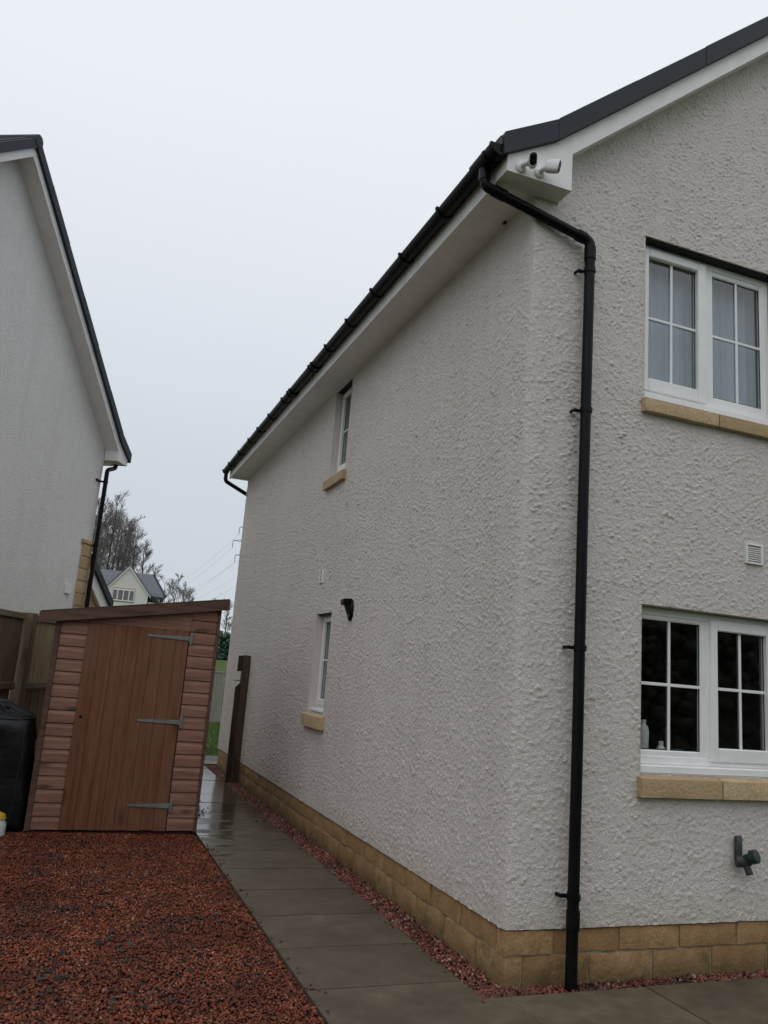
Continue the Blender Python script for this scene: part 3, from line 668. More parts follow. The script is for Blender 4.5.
# ================================================================== FIXTURES ON THE HOUSE
# security cameras on the boxed eaves
def sec_cam(loc, aim, label):
    t_ = thing('security_camera', label, 'camera', loc)
    m_ = MB().tube([(0, 0, 0), (0, -.010, 0), (0, -.018, 0)], [.040, .040, .030], 20); obj('base', m_, 'camera_white', t_, smooth=True, angle=.7)
    aim = Vector(aim).normalized(); j = Vector((.022, -.060, .002))
    obj('neck', MB().tube([(0, -.015, 0), (.008, -.045, .001), j], [.017, .016, .022], 14), 'camera_white', t_, smooth=True, angle=.9)
    rings = []; x = aim.cross(Vector((0, 0, 1))).normalized(); z = x.cross(aim)
    c0 = j-aim*.02+Vector((.018, -.022, .006))
    for s_, sc_ in ((-.018, .55), (-.012, .85), (0, .97), (.03, 1), (.066, 1), (.072, .94)):
        rg = []
        for i in range(24):
            a = 2*math.pi*i/24; ex, ez = .027*math.cos(a), (.020 if True else 0)*(1 if math.sin(a) > 0 else -1)*(1 if abs(math.sin(a)) > .02 else 0)+.027*math.sin(a)
            rg.append(c0+aim*s_+(x*ex+z*ez)*sc_)
        rings.append(rg)
    body = obj('body', MB().loft(rings), 'camera_white', t_, smooth=True, angle=.6)
    rings = []
    for s_, sc_ in ((.060, .86), (.0735, .86), (.0765, .74)):
        rings.append([c0+aim*s_+(x*.027*math.cos(2*math.pi*i/24)+z*((.020*(1 if math.sin(2*math.pi*i/24) > 0 else -1) if abs(math.sin(2*math.pi*i/24)) > .02 else 0)+.027*math.sin(2*math.pi*i/24)))*sc_ for i in range(24)])
    face = obj('face', MB().loft(rings), 'lens_black', body, smooth=True, angle=.5)
    return t_
sec_cam((-.222, -.1735, 4.885), (-.42, -.80, -.36), 'white security camera with black oval face turned to the garden, on the eaves box')
sec_cam((-.085, -.1735, 4.890), (.70, -.62, -.20), 'white security camera pointing away along the gable, beside the black-faced camera')
# garden tap
tp = thing('garden_tap', 'dark grey outdoor tap with green knob on the wall below the ground floor window', 'tap', (1.668, -.004, .668)); tp.scale = (1.15, 1.15, 1.15)
obj('wall_pipe', MB().tube([(-.03, -.028, -.015), (-.03, -.03, .04), (-.03, -.03, .105), (-.03, -.028, .113)], [.021, .021, .021, .014], 14), 'tap_grey', tp, smooth=True, angle=.9)
obj('body', MB().tube([(-.055, -.03, -.02), (-.05, -.035, -.02), (-.005, -.055, -.018), (.02, -.065, -.018)], [.018, .031, .030, .020], 14), 'tap_grey', tp, smooth=True, angle=.9)
obj('knob', MB().tube([(-.012, -.055, 0), (-.004, -.085, .010), (-.002, -.088, .011), (.010, -.120, .024), (.011, -.123, .025)], [.018, .022, .036, .036, .030], 14), 'tap_green', tp, smooth=True, angle=.6)
obj('spout', MB().tube([(-.012, -.05, -.025), (-.002, -.065, -.05), (.006, -.072, -.080)], [.020, .019, .020], 14), 'tap_grey', tp, smooth=True, angle=.9)
# wall lamp on the side wall
lp = thing('wall_lamp', 'small black wall lamp on the side wall above the narrow lower window', 'lamp', (-.004, 3.13, 2.24)); lp.scale = (.85, 1.25, 1.05)
obj('back_plate', MB().loft([[(-d, .045*s_*math.cos(a), -.02+.10*s_*math.sin(a)) for a in [2*math.pi*i/20 for i in range(20)]] for d, s_ in ((0, 1), (.03, 1), (.045, .8))]), 'black_pvc', lp, smooth=True, angle=.7)
obj('lamp_head', MB().prism([(-.03, .085), (-.115, .080), (-.135, .066), (-.135, .035), (-.085, .012), (-.05, -.055), (-.03, -.07)], lambda a, b, z: (a, b, z), -.032, .032), 'black_pvc', lp); obj('lens', MB().cbox(-.130, -.085, -.028, .028, .018, .030, .004), 'lens_black', lp, fix=False)
# inside the windows: curtains upstairs, things on the sill downstairs
def curtain(x0, x1, y, z0, z1, amp, k_, label, seed):
    m_ = MB(); n_ = 90; rings = []
    for s_ in (0, 1):
        top_ = []; bt = []
        for i in range(n_+1):
            t_ = i/n_; x = x0+(x1-x0)*t_; yy = y+amp*math.sin(k_*x+seed+.8*math.sin(x*9+seed))+s_*.004; top_.append((x, yy, z1)); bt.append((x, yy+.3*amp*math.sin(x*13+seed), z0))
        rings += [bt, top_] if s_ == 0 else [top_, bt]
    m_.loft(rings+[rings[0]], closed=False, cap=False); tag(obj('curtain', m_, 'curtain', smooth=True), label, 'curtain')
curtain(.90, 1.50, .20, 2.72, 4.84, .011, 62, 'pale drawn curtain behind the left light of the upstairs gable window', 0)
curtain(1.505, 2.105, .20, 2.72, 4.84, .011, 58, 'pale drawn curtain behind the right casement of the upstairs gable window', 2)
sl_ = tag(obj('window_board', MB().cbox(.9, 2.1, .137, .34, 1.205, 1.232, .004), 'upvc', fix=False), 'white inner sill board behind the downstairs gable window', 'sill board')
def bottle(loc, rs_, mat, label, capm=None, lean=0):
    t_ = thing('bottle', label, 'bottle', loc); t_.rotation_euler = (0, lean, 0)
    obj('bottle_body', MB().tube([(0, 0, z) for z, _ in rs_], [q for _, q in rs_], 16), mat, t_, smooth=True, angle=.7)
    z = rs_[-1][0]; obj('cap', MB().tube([(0, 0, z), (0, 0, z+.025)], rs_[-1][1]*1.15, 12), capm or mat, t_, smooth=True, angle=.7)
bottle((1.085, .215, 1.232), [(0, .034), (.01, .038), (.16, .038), (.19, .03), (.21, .014)], 'white_plastic', 'tall white bottle on the sill behind the downstairs window', None, .05)
bottle((1.225, .20, 1.232), [(0, .03), (.01, .034), (.05, .034), (.07, .02), (.08, .014)], 'white_plastic', 'squat white bottle on the sill behind the downstairs window')
cup = thing('cup', 'low teal cup on the sill behind the downstairs window', 'cup', (1.36, .21, 1.232))
obj('cup_body', MB().tube([(0, 0, 0), (0, 0, .003), (0, 0, .06), (0, 0, .058), (0, 0, .01)], [.02, .036, .042, .038, .03], 18), 'teal_plastic', cup, smooth=True, angle=.7)
obj('handle', MB().tube(bend([(.04, 0, .05), (.065, 0, .05), (.065, 0, .015), (.037, 0, .015)], .012), .005, 8), 'teal_plastic', cup, smooth=True)
# ---- gate post against the side wall
gp = thing('gate_post', 'weathered dark gate post with notched stop board fixed to the side wall', 'post', (-.068, 7.62, -.02))
mb = rough_box(-.055, .055, -.05, .05, 0, 1.80, 77, .25, .006, .004); obj('post', mb, 'post_brown', gp, smooth=True, angle=.6)
b = MB().cbox(-.118, -.056, -.02, .012, 1.565, 1.79, .004); obj('stop_board', b, 'post_dark', gp, fix=False)
b = MB(); b.prism([(-.12, 0), (-.056, 0), (-.056, 1.40), (-.075, 1.385), (-.12, 1.335)], lambda a, b_, z: (a, b_, z), -.02, .012); obj('stop_board', b, 'post_dark', gp)
b = MB().cbox(-.15, -.056, -.012, .008, 1.425, 1.44, .003); obj('latch_plate', b, 'galv', gp, fix=False)
for z in (1.52, .35): b = MB().tube([(.03, -.049, z), (.03, -.058, z)], .012, 10); obj('bolt', b, 'galv', gp)

# ================================================================== SHED
shed = thing('garden_shed', 'small red-brown timber shed with sloping roof and boarded door', 'shed', (-1.87, 4.06, 0))
SX0, SX1, SD = -.775, .770, 1.2; RT = lambda x: 2.005+(x+.84)*.166      # roof underside-ish line, falls to the left
def shp(name, q, mat, bev=.003, parent=shed): return obj(name, MB().cbox(*q, bev), mat, parent, fix=False)
DL, DR = -.480, .478                                                     # door edges
z = .02; pit = .1182; i = 0
while z < 2.1:
    for a0, a1 in ((SX0+.052, DL-.006), (DR+.006, SX1-.032)):
        lim0, lim1 = RT(a0)-.06, RT(a1)-.06
        if z > lim1-.02: continue
        # shiplap: rounded, thinner at the top
        z1 = z+pit-.003; jx = random.uniform(-.002, .002)
        pr = [(-.002+jx, z), (-.018+jx, z+.004), (-.019+jx, z+.079), (-.012+jx, z+.098), (-.006, z1), (.004, z1), (.004, z)]
        m_ = MB(); n_ = len(pr)
        vs_ = [(a0, y, min(zz, lim0)) for y, zz in pr]+[(a1, y, min(zz, lim1)) for y, zz in pr]
        m_.add(vs_, [list(range(n_)), list(range(2*n_-1, n_-1, -1))]+[[k_, (k_+1) % n_, n_+(k_+1) % n_, n_+k_] for k_ in range(n_)]); obj('cladding_board', m_, 'shed_board', shed)
    z += pit; i += 1
# boarding over the door head
m_ = MB(); m_.add([(DL, -.014, 1.915), (DR+.004, -.014, 1.915), (DR+.004, -.014, RT(DR)-.05), (DL, -.014, RT(DL)-.05), (DL, .006, 1.915), (DR+.004, .006, 1.915), (DR+.004, .006, RT(DR)-.05), (DL, .006, RT(DL)-.05)], [(0, 1, 2, 3), (4, 5, 6, 7), (0, 1, 5, 4), (1, 2, 6, 5), (2, 3, 7, 6), (3, 0, 4, 7)]); obj('head_board', m_, 'shed_board', shed)
# corner trims
for x0, x1 in ((SX0, SX0+.050), (SX1-.030, SX1)):
    m_ = MB(); m_.cbox(x0, x1, -.030, .02, .01, RT(x0)-.06, .004); obj('corner_trim', m_, 'shed_trim', shed, fix=False)
# door
door = obj('door', MB().cbox(DL+.004, DR-.004, -.004, .012, .03, 1.908, .002), 'shed_door', shed, fix=False)
nb = 8; w = (DR-DL-.008)/nb
for k_ in range(nb):
    x0 = DL+.004+w*k_; zb = .022+random.uniform(-.004, .004); shp('board', (x0+.0008, x0+w-.0008, -.024-random.uniform(0, .001), -.0045, zb, 1.912), 'shed_door', .0028, door)
shp('door_stile', (DL-.005, DL+.062, -.030, -.0245, .025, 1.90), 'shed_door', .003, door)
for hz, l0 in ((.25, .085), (1.03, .075), (1.842, .065)):
    m_ = MB(); m_.add([(DR+.0, -.034, hz+.021), (DR+.0, -.034, hz-.021), (l0+.02, -.034, hz-.009), (l0, -.034, hz), (l0+.02, -.034, hz+.009), (DR, -.0265, hz+.021), (DR, -.0265, hz-.021), (l0+.02, -.0265, hz-.009), (l0, -.0265, hz), (l0+.02, -.0265, hz+.009)], [(0, 1, 2, 3, 4), (9, 8, 7, 6, 5), (0, 1, 6, 5), (1, 2, 7, 6), (2, 3, 8, 7), (3, 4, 9, 8), (4, 0, 5, 9)])
    hg = obj('hinge', m_, 'galv', shed)
    m_ = MB().cbox(DR+.008, DR+.034, -.033, -.0215, hz-.058, hz+.058, .002); m_.tube([(DR+.004, -.036, hz-.03), (DR+.004, -.036, hz+.03)], .008, 10); obj('hinge_plate', m_, 'galv', hg, fix=False)
    for k_ in range(3): obj('screw', MB().tube([(DR-.06-.09*k_, -.033, hz), (DR-.06-.09*k_, -.0365, hz)], .006, 8), 'galv', hg)
obj('key_hole', MB().tube([(DL+.045, -.029, 1.035), (DL+.045, -.033, 1.035)], .014, 12), 'lens_black', door)
# sides and back
for x0, x1 in ((SX0+.004, SX0+.018), (SX1-.018, SX1-.004)):
    zz = .02
    while zz < RT(x0)-.07:
        z1 = min(zz+pit-.003, RT(x0)-.06); shp('cladding_board', (x0, x1, .021, SD, zz, z1), 'shed_board'); zz += pit
obj('back_panel', MB().prism([(SX0+.02, .02), (SX1-.02, .02), (SX1-.02, RT(SX1)-.056), (SX0+.02, RT(SX0)-.056)], lambda a, b, z: (a, b, z), SD-.02, SD), 'shed_board', shed); obj('front_lining', MB().prism([(SX0+.02, .04), (SX1-.02, .04), (SX1-.02, RT(SX1)-.056), (SX0+.02, RT(SX0)-.056)], lambda a, b, z: (a, b, z), .013, .02), 'shed_trim', shed); shp('floor', (SX0+.02, SX1-.02, .022, SD-.021, .005, .03), 'shed_trim'); shp('bearer', (SX0+.05, SX1-.05, .03, .08, -.02, .0045), 'shed_trim')
# roof deck, felt and fascia board
def slope_box(x0, x1, y0, y1, dz0, dz1):
    m_ = MB(); m_.add([(x0, y0, RT(x0)+dz0), (x1, y0, RT(x1)+dz0), (x1, y0, RT(x1)+dz1), (x0, y0, RT(x0)+dz1), (x0, y1, RT(x0)+dz0), (x1, y1, RT(x1)+dz0), (x1, y1, RT(x1)+dz1), (x0, y1, RT(x0)+dz1)], [(0, 1, 2, 3), (7, 6, 5, 4), (0, 4, 5, 1), (1, 5, 6, 2), (2, 6, 7, 3), (3, 7, 4, 0)]); return m_
rf = obj('roof', slope_box(-.91, .815, -.058, SD+.06, -.055, -.018), 'shed_trim', shed)
obj('roofing_felt', slope_box(-.925, .825, -.088, SD+.07, -.0175, -.008), 'felt', rf)
obj('fascia_board', slope_box(-.932, .100, -.085, -.0585, -.120, -.018), 'shed_trim', shed); obj('fascia_board', slope_box(.1015, .832, -.086, -.0585, -.121, -.0182), 'shed_trim', shed)

# ================================================================== LEFT FENCE AND THINGS BESIDE THE SHED
FA = math.atan2(.93, .37)
fen = thing('garden_fence', 'dark brown boarded garden fence with square posts behind the shed', 'fence', (-2.95, 5.26, -.03), FA)
def fence_panel(t0, t1, mat_b, mat_r):
    n_ = round((t1-t0)/.098); w_ = (t1-t0)/n_
    for i in range(n_):
        x0 = t0+w_*i; obj('board', MB().cbox(x0+.002, x0+w_-.002, -.010+random.uniform(-.002, .002), .008, 1.22, 1.955, .003), mat_b, fen, fix=False)
        obj('board', MB().cbox(x0+.002, x0+w_-.002, .020+random.uniform(-.002, .002), .036, .04, 1.225, .003), 'fence_wood', fen, fix=False)
    obj('rail', MB().cbox(t0, t1, -.034, .03, 1.956, 2.02, .005), mat_r, fen, fix=False); obj('rail', MB().cbox(t0, t1, -.030, -.0125, 1.232, 1.30, .004), mat_r if mat_b == 'fence_pale' else 'fence_wood', fen, fix=False)
for t0 in (-3.9, -1.95, .075): fence_panel(t0+.03, t0+1.83, 'fence_pale' if t0 > 0 else 'fence_wood', 'rail_pale')
for t0 in (-3.93, -1.98, .0, 1.96): obj('post', rough_box(t0-.062, t0+.062, -.075, .05, -.02, 2.035, 5+int(t0), .3, .006, .004), 'fence_wood', fen, smooth=True, angle=.6)
# black covered barbecue
cv = thing('covered_barbecue', 'barbecue under a black fabric cover standing beside the shed', 'barbecue', (-3.2, 4.36, -.02))
def ring(z, rx, ry, e_, fold):
    o_ = []
    for i in range(72):
        a = 2*math.pi*i/72; c, s_ = math.cos(a), math.sin(a); k_ = (abs(c)**e_+abs(s_)**e_)**(-1/e_)
        d = 1+fold*(1.1*abs(math.sin(a*4.0+.9*math.sin(z*2.6)+.4))**.7+.7*abs(math.sin(a*7+1.7*z))-.9+.3*math.sin(a*23+3*z))
        o_.append((rx*k_*c*d, ry*k_*s_*d, z))
    return o_
tops0 = [(0, .535, .30, 6, .075), (.25, .525, .29, 6, .065), (.5, .515, .285, 7, .05), (.75, .505, .28, 7, .034), (.92, .50, .275, 7, .016), (.985, .485, .265, 4.5, .004), (1.02, .44, .24, 4, .004), (1.09, .30, .2, 3, .004), (1.14, .20, .16, 2.5, .004), (1.155, .06, .06, 2, 0)]
tops = [tuple(a+(b-a)*k_/3 for a, b in zip(p_, q_)) for p_, q_ in zip(tops0, tops0[1:]) for k_ in range(3)]+[tops0[-1]]
rings = [ring(*q) for q in tops]
def sag(p):
    v_ = Vector(p); q_ = v_*3.2+Vector((4, 1, 7)); am = .050 if p[2] > .1 else .02
    rdg = (1-abs(mnoise.noise(q_))*2.4)*am*.6+mnoise.noise(v_*8)*am*.35; o_ = Vector((p[0], p[1], 0)); o_ = o_.normalized() if o_.length > .01 else o_
    return (p[0]+o_.x*rdg*.7, p[1]+o_.y*rdg*.7, p[2]+(.5*rdg if p[2] > .9 else 0))
obj('cover', MB().loft([[sag(p) for p in rg] for rg in rings]), 'cover', cv, smooth=True)
for rg in (rings[15],): obj('piping', MB().tube([Vector(sag(p))*1.004+Vector((0, 0, .004)) for p in rg+[rg[0]]], .006, 6), 'piping', cv, smooth=True)
for i0 in (62, 68, 4, 10, 32):
    obj('piping', MB().tube([Vector((sag(rg[i0])[0]*1.006, sag(rg[i0])[1]*1.006, sag(rg[i0])[2]+.002)) for rg in rings[:25]], .006, 6), 'piping', cv, smooth=True)
obj('lid_handle', MB().tube([(.10, -.10, 1.11), (.12, -.14, 1.13), (.24, -.14, 1.10), (.26, -.1, 1.07)], .018, 10), 'piping', cv, smooth=True)
# yellow and white jug by the cover
jg = thing('jug', 'small white plastic jug with yellow top on the gravel before the black cover', 'jug', (-2.868, 3.95, -.012), math.radians(150))
obj('body', MB().tube([(0, 0, 0), (0, 0, .006), (0, 0, .10), (0, 0, .14)], [.07, .08, .078, .06], 20), 'white_plastic', jg, smooth=True, angle=.7)
obj('lid', MB().tube([(0, 0, .14), (0, 0, .145), (0, 0, .18), (0, 0, .20)], [.062, .072, .06, .02], 20), 'yellow_plastic', jg, smooth=True, angle=.7)
obj('handle', MB().tube(bend([(.05, 0, .165), (.125, 0, .16), (.12, 0, .06), (.07, 0, .04)], .03), .014, 10), 'yellow_plastic', jg, smooth=True)

# ================================================================== NEIGHBOUR HOUSE
AX, AY = -2.42, 9.72
nb_ = thing('house', 'white roughcast house beyond the fence with tall gable and sandstone corner', 'house', (AX, AY, 0), math.atan2(.883, .469))
NW, NL = 7.16, 8.5; PN = lambda a, b, z: (-a, -b, z)
wallp = [(0, -.04), (0, 5.0), (NW/2, 5.0+SL*NW/2), (NW, 5.0), (NW, -.04)]
obj('wall', MB().prism(wallp, PN, 0, -NL), 'harl_far', nb_)
gable_roof(PN, nb_, NW, NL, .25, .34)
# stone corner, one object per block
z = -.03; row = 0
while z < 3.25:
    h_ = .20; w1, w2 = (.30, .16) if row % 2 else (.292, .25)
    obj('stone', rough_box(-w1, .028, -.028, w2, z+.004, z+h_-.004, 90+row, .1, .005, .002), 'sill_stone', nb_, smooth=True, angle=.8); z += h_; row += 1
obj('stone_cap', MB().cbox(-.33, .035, -.04, .3, z+.002, z+.07, .008), 'sill_stone', nb_, fix=False)
# lean-to porch on the far front
PT = lambda x: 3.21-.71*x
q = [(.03, -.03), (.70, -.03), (.70, PT(.70)-.2), (.03, PT(.03)-.2)]; obj('porch_wall', MB().prism(q, lambda a, b, z: (a, b, z), .06, 2.4), 'sandstone', nb_)
q = [(.03, PT(.03)-.32), (.92, PT(.92)-.34), (.92, PT(.92)-.06), (.03, PT(.03)-.06)]; obj('porch_bargeboard', MB().prism(q, lambda a, b, z: (a, b, z), .0, .058), 'white_trim', nb_)
q = [(.03, PT(.03)-.085), (1.0, PT(1.0)-.085), (1.0, PT(1.0)+.06), (.03, PT(.03)+.06)]; obj('porch_roof', MB().prism(q, lambda a, b, z: (a, b, z), -.05, 2.45), 'tile', nb_)
# neighbour's gutter and downpipe
ng = obj('gutter', MB().loft([[(.40+.058*math.cos(a), y, 4.985+.058*math.sin(a)) for a in [math.pi*(1+i/10) for i in range(11)]] for y in (-.22, NL)], closed=False, cap=False), 'black_pvc', nb_, fix=False)
dn = obj('downpipe', MB().tube(bend([(.26, -.09, 4.86), (.26, -.09, 4.77), (.0, -.085, 4.67), (.0, -.085, 4.5)], .05)+[(.0, -.085, -.02)], .036, 12), 'black_pvc', nb_, smooth=True, angle=.8)
for z in (4.46, 3.38, 2.0):
    m_ = MB().cbox(-.19, -.03, -.030, -.006, z-.016, z+.016, .003); m_.tube([(0, -.085, z-.02), (0, -.085, z+.02)], .042, 12); m_.cbox(-.045, -.02, -.085, -.0065, z-.014, z+.014, .003); obj('pipe_clip', m_, 'black_pvc', dn)
vn = MB().cbox(-.62, -.47, -.03, 0, 2.52, 2.66, .004); obj('vent', vn, 'white_trim', nb_, fix=False)

# ================================================================== BEYOND
def polar(az, d): return Vector((CAM.x+d*math.sin(math.radians(az)), CAM.y+d*math.cos(math.radians(az)), 0))
# far boarded fence and lawn
c = polar(9.4, 24.6); GFL = thing('boarded_fence', 'pale grey upright board fence at the far side of the lawn', 'fence', (c.x, c.y, hgt(c.x, c.y)), math.radians(-4))
for i in range(-38, 30):
    obj('board', MB().cbox(i*.115, i*.115+.10, -.010, .010, .03, 1.43+random.uniform(-.006, .006), .003), 'fence_grey', GFL, fix=False)
for z in (.3, 1.1): obj('rail', MB().cbox(-4.4, 3.45, .011, .05, z, z+.08, .004), 'fence_grey', GFL, fix=False)
obj('cap_rail', MB().cbox(-4.42, 3.47, -.03, .04, 1.44, 1.485, .006), 'fence_grey', GFL, fix=False)
# lawn blades
n = 26000; Xg = RNG.uniform(-2.2, 3.4, n); Yg = RNG.uniform(11.0, 20.2, n); Ag = RNG.uniform(0, 6.28, n); Hg = RNG.uniform(.03, .085, n); wv = .006
P0 = np.stack([Xg-wv*np.cos(Ag), Yg-wv*np.sin(Ag), np.full(n, -.047)], 1); P1 = np.stack([Xg+wv*np.cos(Ag), Yg+wv*np.sin(Ag), np.full(n, -.047)], 1)
P2 = np.stack([Xg+RNG.normal(0, .02, n), Yg+RNG.normal(0, .02, n), -.047+Hg], 1)
lw = npobj('lawn_grass', np.stack([P0, P1, P2], 1).reshape(-1, 3), np.arange(3*n).reshape(-1, 3), 'grass_blade', None, 'stuff'); lw['label'] = 'short green lawn grass beyond the end of the slab path'; lw['category'] = 'grass'
# far white house with projecting gable
hd = polar(2.9, 66); hz = 2.05
fh = thing('house', 'distant white house with slate grey roof and small front gable', 'house', (hd.x, hd.y, hz-.3), math.radians(-2.9+180))
# local frame: +y towards the camera, x to the left in the picture
def fp(name, poly, y0, y1, mat, parent=fh): return obj(name, MB().prism(poly, lambda a, b, z: (a, b, z), y0, y1), mat, parent)
EV = 4.88; PK = 6.92
fp('gable_wall', [(-1.62, 0), (1.62, 0), (1.62, EV+.1), (0, PK-.12), (-1.62, EV+.1)], -1.2, 1.0, 'pale_far')
fp('wall', [(-2.6, 0), (4.2, 0), (4.2, EV), (-2.6, EV)], -6.2, 0, 'pale_far')
sl2 = (PK-EV)/1.62
for s_ in (1, -1): fp('gable_roof', [(s_*1.86, EV-.22), (0, PK), (0, PK+.13), (s_*1.95, EV-.2)], -2.5, 1.18, 'roof_far'); fp('bargeboard', [(s_*1.82, EV-.32), (0, PK-.2), (0, PK-.002), (s_*1.84, EV-.22)], 1.0, 1.12, 'white_trim')
rz = 6.78
mr = MB(); mr.add([(-2.95, .35, EV-.05), (4.4, .35, EV-.05), (4.4, -3.0, rz), (-1.95, -3.0, rz), (-2.95, -6.5, EV-.05), (4.4, -6.5, EV-.05), (-2.95, .35, EV-.17), (4.4, .35, EV-.17), (4.4, -6.5, EV-.17), (-2.95, -6.5, EV-.17)], [(0, 1, 2, 3), (3, 2, 5, 4), (0, 3, 4), (1, 5, 2), (0, 6, 7, 1), (4, 5, 8, 9), (6, 9, 8, 7), (0, 4, 9, 6), (1, 7, 8, 5)]); mrf = obj('roof', mr, 'roof_far', fh)
for k_ in range(1, 12):
    t_ = k_/12; yy, zz = .35-3.35*t_, EV-.05+(rz-EV+.05)*t_; obj('tile_course', MB().prism([(.36-3.35*t_, zz+.02), (yy-.28, zz+.22), (yy-.28, zz+.19), (yy+.01, zz-.02)], lambda a, b, z: (b, a, z), -2.9+t_*.95, 4.38), 'roof_far', mrf)
obj('verge_trim', MB().tube([(-2.97, .36, EV-.02), (-1.97, -2.98, rz+.03)], .09, 6), 'tile', mrf)
fp('bay_wall', [(-2.55, 0), (-1.7, 0), (-1.7, EV-.6), (-2.55, EV-.6)], .0, .75, 'pale_far'); obj('bay_roof', MB().prism([(-1.72, EV+.05), (-2.1, EV-.2), (-2.75, EV-.72), (-2.72, EV-.82), (-1.72, EV-.35)], lambda a, b, z: (a, b, z), -.2, .95), 'tile', fh)
wf = fp('window', [(-.62, 4.10), (1.02, 4.10), (1.02, 5.16), (-.62, 5.16)], 1.001, 1.06, 'sill_stone')
for x0, x1 in ((-.55, -.26), (-.17, .17), (.24, .58), (.67, .96)):
    obj('window_frame', MB().cbox(x0-.04, x1+.04, 1.055, 1.09, 4.15, 5.06, .01), 'upvc', wf, fix=False); obj('pane', MB().cbox(x0, x1, 1.085, 1.10, 4.23, 4.98, .005), 'steel', wf, fix=False)

# ---- bare trees
def tree(name, base, H_, seed, label, group, spread=.5, trunk_r=.16, depth=5, dense=3):
    rg = random.Random(seed); t_ = thing(name, label, 'tree', base, rg.uniform(0, 6.28), group); tr = MB(); cr = MB()
    def limb(p, d, L_, rad, lvl, mb, up=.06):
        n_ = 7 if lvl == 0 else (4 if lvl == 1 else 3); pts = [p]; rr = [rad]; dirs = [d]
        for i in range(n_):
            w_ = .022 if lvl == 0 else .11; d = (d+Vector((rg.gauss(0, w_), rg.gauss(0, w_), rg.gauss(up, .05)))).normalized(); p = p+d*L_/n_; pts.append(p); rr.append(max(.013, rad*(1-.88*(i+1)/n_))); dirs.append(d)
        mb.tube(pts, rr, 6 if lvl == 0 else 3, cap=False)
        if lvl >= depth-1: return
        k_ = (dense*7, dense*2-1, dense+1, dense)[lvl]
        for i in range(k_):
            f0 = rg.uniform(.36, .98) if lvl == 0 else rg.uniform(.15, .98); j = min(n_-1, int(f0*n_)); q = pts[j].lerp(pts[j+1], f0*n_-j)
            az_ = rg.uniform(0, 6.28); nd = (dirs[j]*(1.0-spread*.4)+Vector((math.cos(az_), math.sin(az_), rg.uniform(-.1, .35)))*spread*rg.uniform(.8, 1.3)).normalized()
            ln = H_*spread*.50*(1.05-.62*f0)*rg.uniform(.55, 1.15) if lvl == 0 else L_*rg.uniform(.45, .78)*(1.15-f0*.6)
            limb(q, nd, ln, max(.015, rr[j]*rg.uniform(.35, .55)), lvl+1, cr, .05)
    limb(Vector((0, 0, -.3)), Vector((rg.gauss(0, .015), rg.gauss(0, .015), 1)).normalized(), H_*.93, trunk_r, 0, tr, .02)
    obj('trunk', tr, 'bark', t_, smooth=True, fix=False); obj('crown', cr, 'twig', t_, fix=False)
for i, (az, d, tn) in enumerate([(.2, 92, .190), (.75, 96, .187), (1.3, 93, .197), (1.75, 99, .186), (2.2, 94, .176), (2.75, 97, .170), (3.25, 93, .158), (3.8, 98, .146), (.5, 104, .18), (2.5, 104, .172)]):
    p = polar(az, d); z0 = hgt(p.x, p.y); tree('bare_tree', (p.x, p.y, z0), (1.6+tn*d-z0)*1.0, 100+i, 'tall leafless tree in the clump behind the distant house', 'leafless trees behind the distant house', .52, .20, 4, 4)
for i, (az, d, tn) in enumerate([(4.7, 88, .112), (5.4, 95, .098), (6.0, 92, .110), (6.6, 96, .102), (7.2, 99, .088)]):
    p = polar(az, d); z0 = hgt(p.x, p.y); tree('bare_tree', (p.x, p.y, z0), (1.6+tn*d-z0)*1.05, 130+i, 'low leafless tree standing to one side of the distant house', 'low leafless trees beside the distant house', .6, .11, 4, 3)
for i, (az, d, tn) in enumerate([(8.6, 92, .074), (9.2, 90, .080), (9.8, 95, .078), (10.4, 90, .080), (11.2, 94, .08)]):
    p = polar(az, d); z0 = hgt(p.x, p.y); tree('bare_tree', (p.x, p.y, z0), (1.6+tn*d-z0)*1.05, 150+i, 'low leafless tree above the green bank behind the boarded fence', 'low leafless trees above the bank', .6, .10, 4, 3)
# hedge on the bank
n = 5200; th = RNG.uniform(0, 1, n); pa, pb = polar(5.5, 61), polar(14, 64); L2 = (pb-pa)
Xh = pa.x+L2.x*th+RNG.normal(0, .5, n); Yh = pa.y+L2.y*th+RNG.normal(0, .6, n); top_h = 1.55+.5*np.sin(th*31)+.3*np.sin(th*77)
Zh = np.array([hgt(a, b) for a, b in zip(Xh, Yh)])+RNG.uniform(0, 1, n)**.8*top_h
hg_ = chips('hedge', Xh, Yh, Zh, RNG.uniform(.18, .42, n), 'hedge_leaf', None, .9, 9); hg_['label'] = 'dark bluish green hedge along the bank behind the boarded fence'; hg_['category'] = 'hedge'
p = polar(8.8, 58); t_ = thing('marker_pole', 'slim pale pole standing on the bank before the hedge', 'pole', (p.x, p.y, hgt(p.x, p.y)-.1))
obj('shaft', MB().tube([(0, 0, 0), (0, 0, 2.9)], [.07, .055], 10), 'white_trim', t_); obj('cap', MB().tube([(0, 0, 2.9), (0, 0, 2.96)], [.075, .05], 10), 'white_trim', t_)
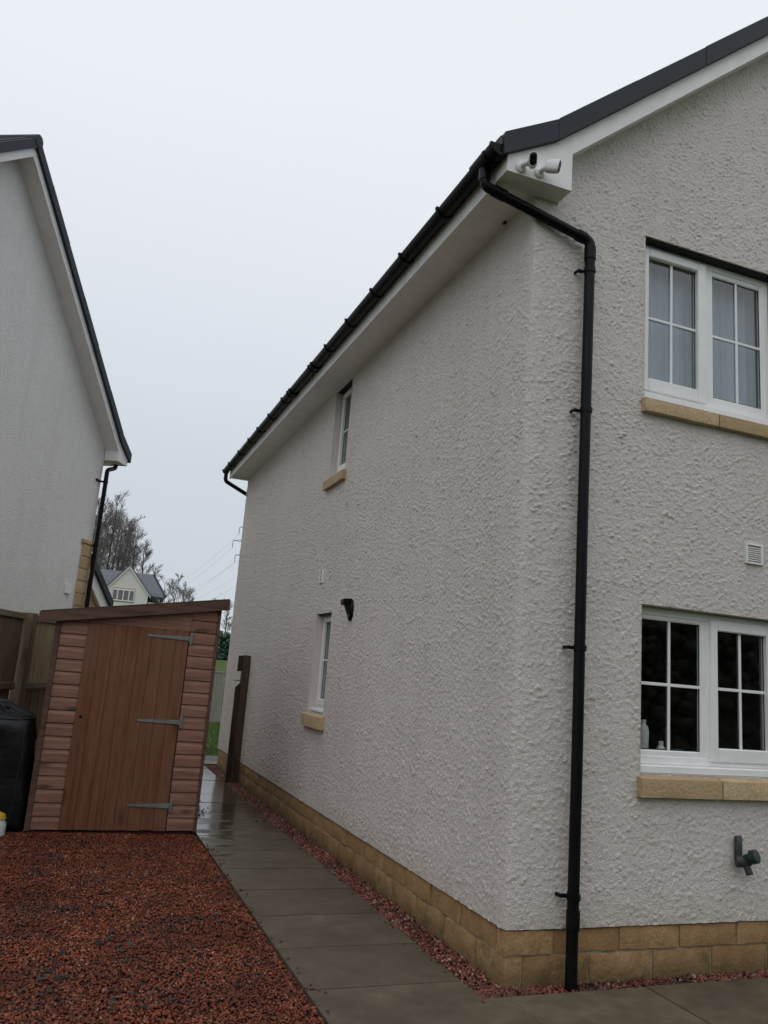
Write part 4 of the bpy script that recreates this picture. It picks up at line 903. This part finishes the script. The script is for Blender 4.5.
# pylons and power lines
def pylon(az, d, rot, label):
    p = polar(az, d); z0 = hgt(p.x, p.y); t_ = thing('pylon', label, 'pylon', (p.x, p.y, z0), math.radians(rot), 'pylons of the power line'); H_ = 46-z0
    hw = lambda z: 3.2*(1-z/H_)**1.2+.5
    lv = [0, 7, 13, 18, 22.5, 26.5, 30, H_-9, H_-6, H_-3, H_]
    for sx_ in (-1, 1):
        for sy_ in (-1, 1): obj('leg', MB().tube([(sx_*hw(z), sy_*hw(z), z) for z in lv], .11, 5), 'steel', t_)
    br = MB()
    for a, b in zip(lv, lv[1:]):
        for s_ in (-1, 1):
            br.tube([(-hw(a), s_*hw(a), a), (hw(b), s_*hw(b), b)], .06, 4); br.tube([(hw(a), s_*hw(a), a), (-hw(b), s_*hw(b), b)], .06, 4)
            br.tube([(s_*hw(a), -hw(a), a), (s_*hw(b), hw(b), b)], .06, 4); br.tube([(s_*hw(a), hw(a), a), (s_*hw(b), -hw(b), b)], .06, 4)
    obj('bracing', br, 'steel', t_); tips = []
    for z, L_ in ((H_-1, 4.6), (H_-5.5, 6.2), (H_-10, 5.0)):
        for s_ in (-1, 1):
            a = MB()
            for sy_ in (-.5, .5): a.tube([(s_*.4, sy_, z), (s_*L_, 0, z+.1)], .09, 4); a.tube([(s_*.4, sy_, z+1.3), (s_*L_, 0, z+.1)], .07, 4)
            am = obj('arm', a, 'steel', t_); obj('insulator', MB().tube([(s_*L_, 0, z+.05), (s_*L_, 0, z-2.2)], .10, 6), 'steel', am)
            q = Matrix.Rotation(math.radians(rot), 3, 'Z') @ Vector((s_*L_, 0, z-2.2)); tips.append(Vector((p.x, p.y, z0))+q)
    return tips
T1 = pylon(11.0, 255, -4, 'lattice steel pylon beyond the corner of the roughcast house'); T2 = pylon(3.2, 560, 20, 'far lattice steel pylon hidden among the leafless trees')
for a, b in zip(T1, T2):
    pts = [a.lerp(b, i/14)-Vector((0, 0, 9*4*(i/14)*(1-i/14))) for i in range(15)]
    tag(obj('power_line', MB().tube(pts, .022, 4, cap=False), 'steel'), 'thin power line strung between the lattice pylons', 'cable', 'power lines between the pylons')

# ---- unseen hedge added behind the viewpoint so the ground floor panes reflect dark
n = 16000; Xh = RNG.uniform(-13, 36, n); Yh = -15.5+RNG.normal(0, .5, n); Zh = -.05+RNG.uniform(0, 1, n)**.85*(4.4+.5*np.sin(Xh*1.3)+.3*np.sin(Xh*3.1))
hb = chips('added_hedge', Xh, Yh, Zh, RNG.uniform(.25, .6, n), 'hedge_dark', None, .9, 11); hb['label'] = 'tall unseen hedge added as a dark reflection for the gable windows'; hb['category'] = 'hedge'
obj('added_hedge_core', rough_box(-13, 36, -16, -15.1, -.05, 4.0, 8, 1.2, .2, .2), 'hedge_dark', hb)
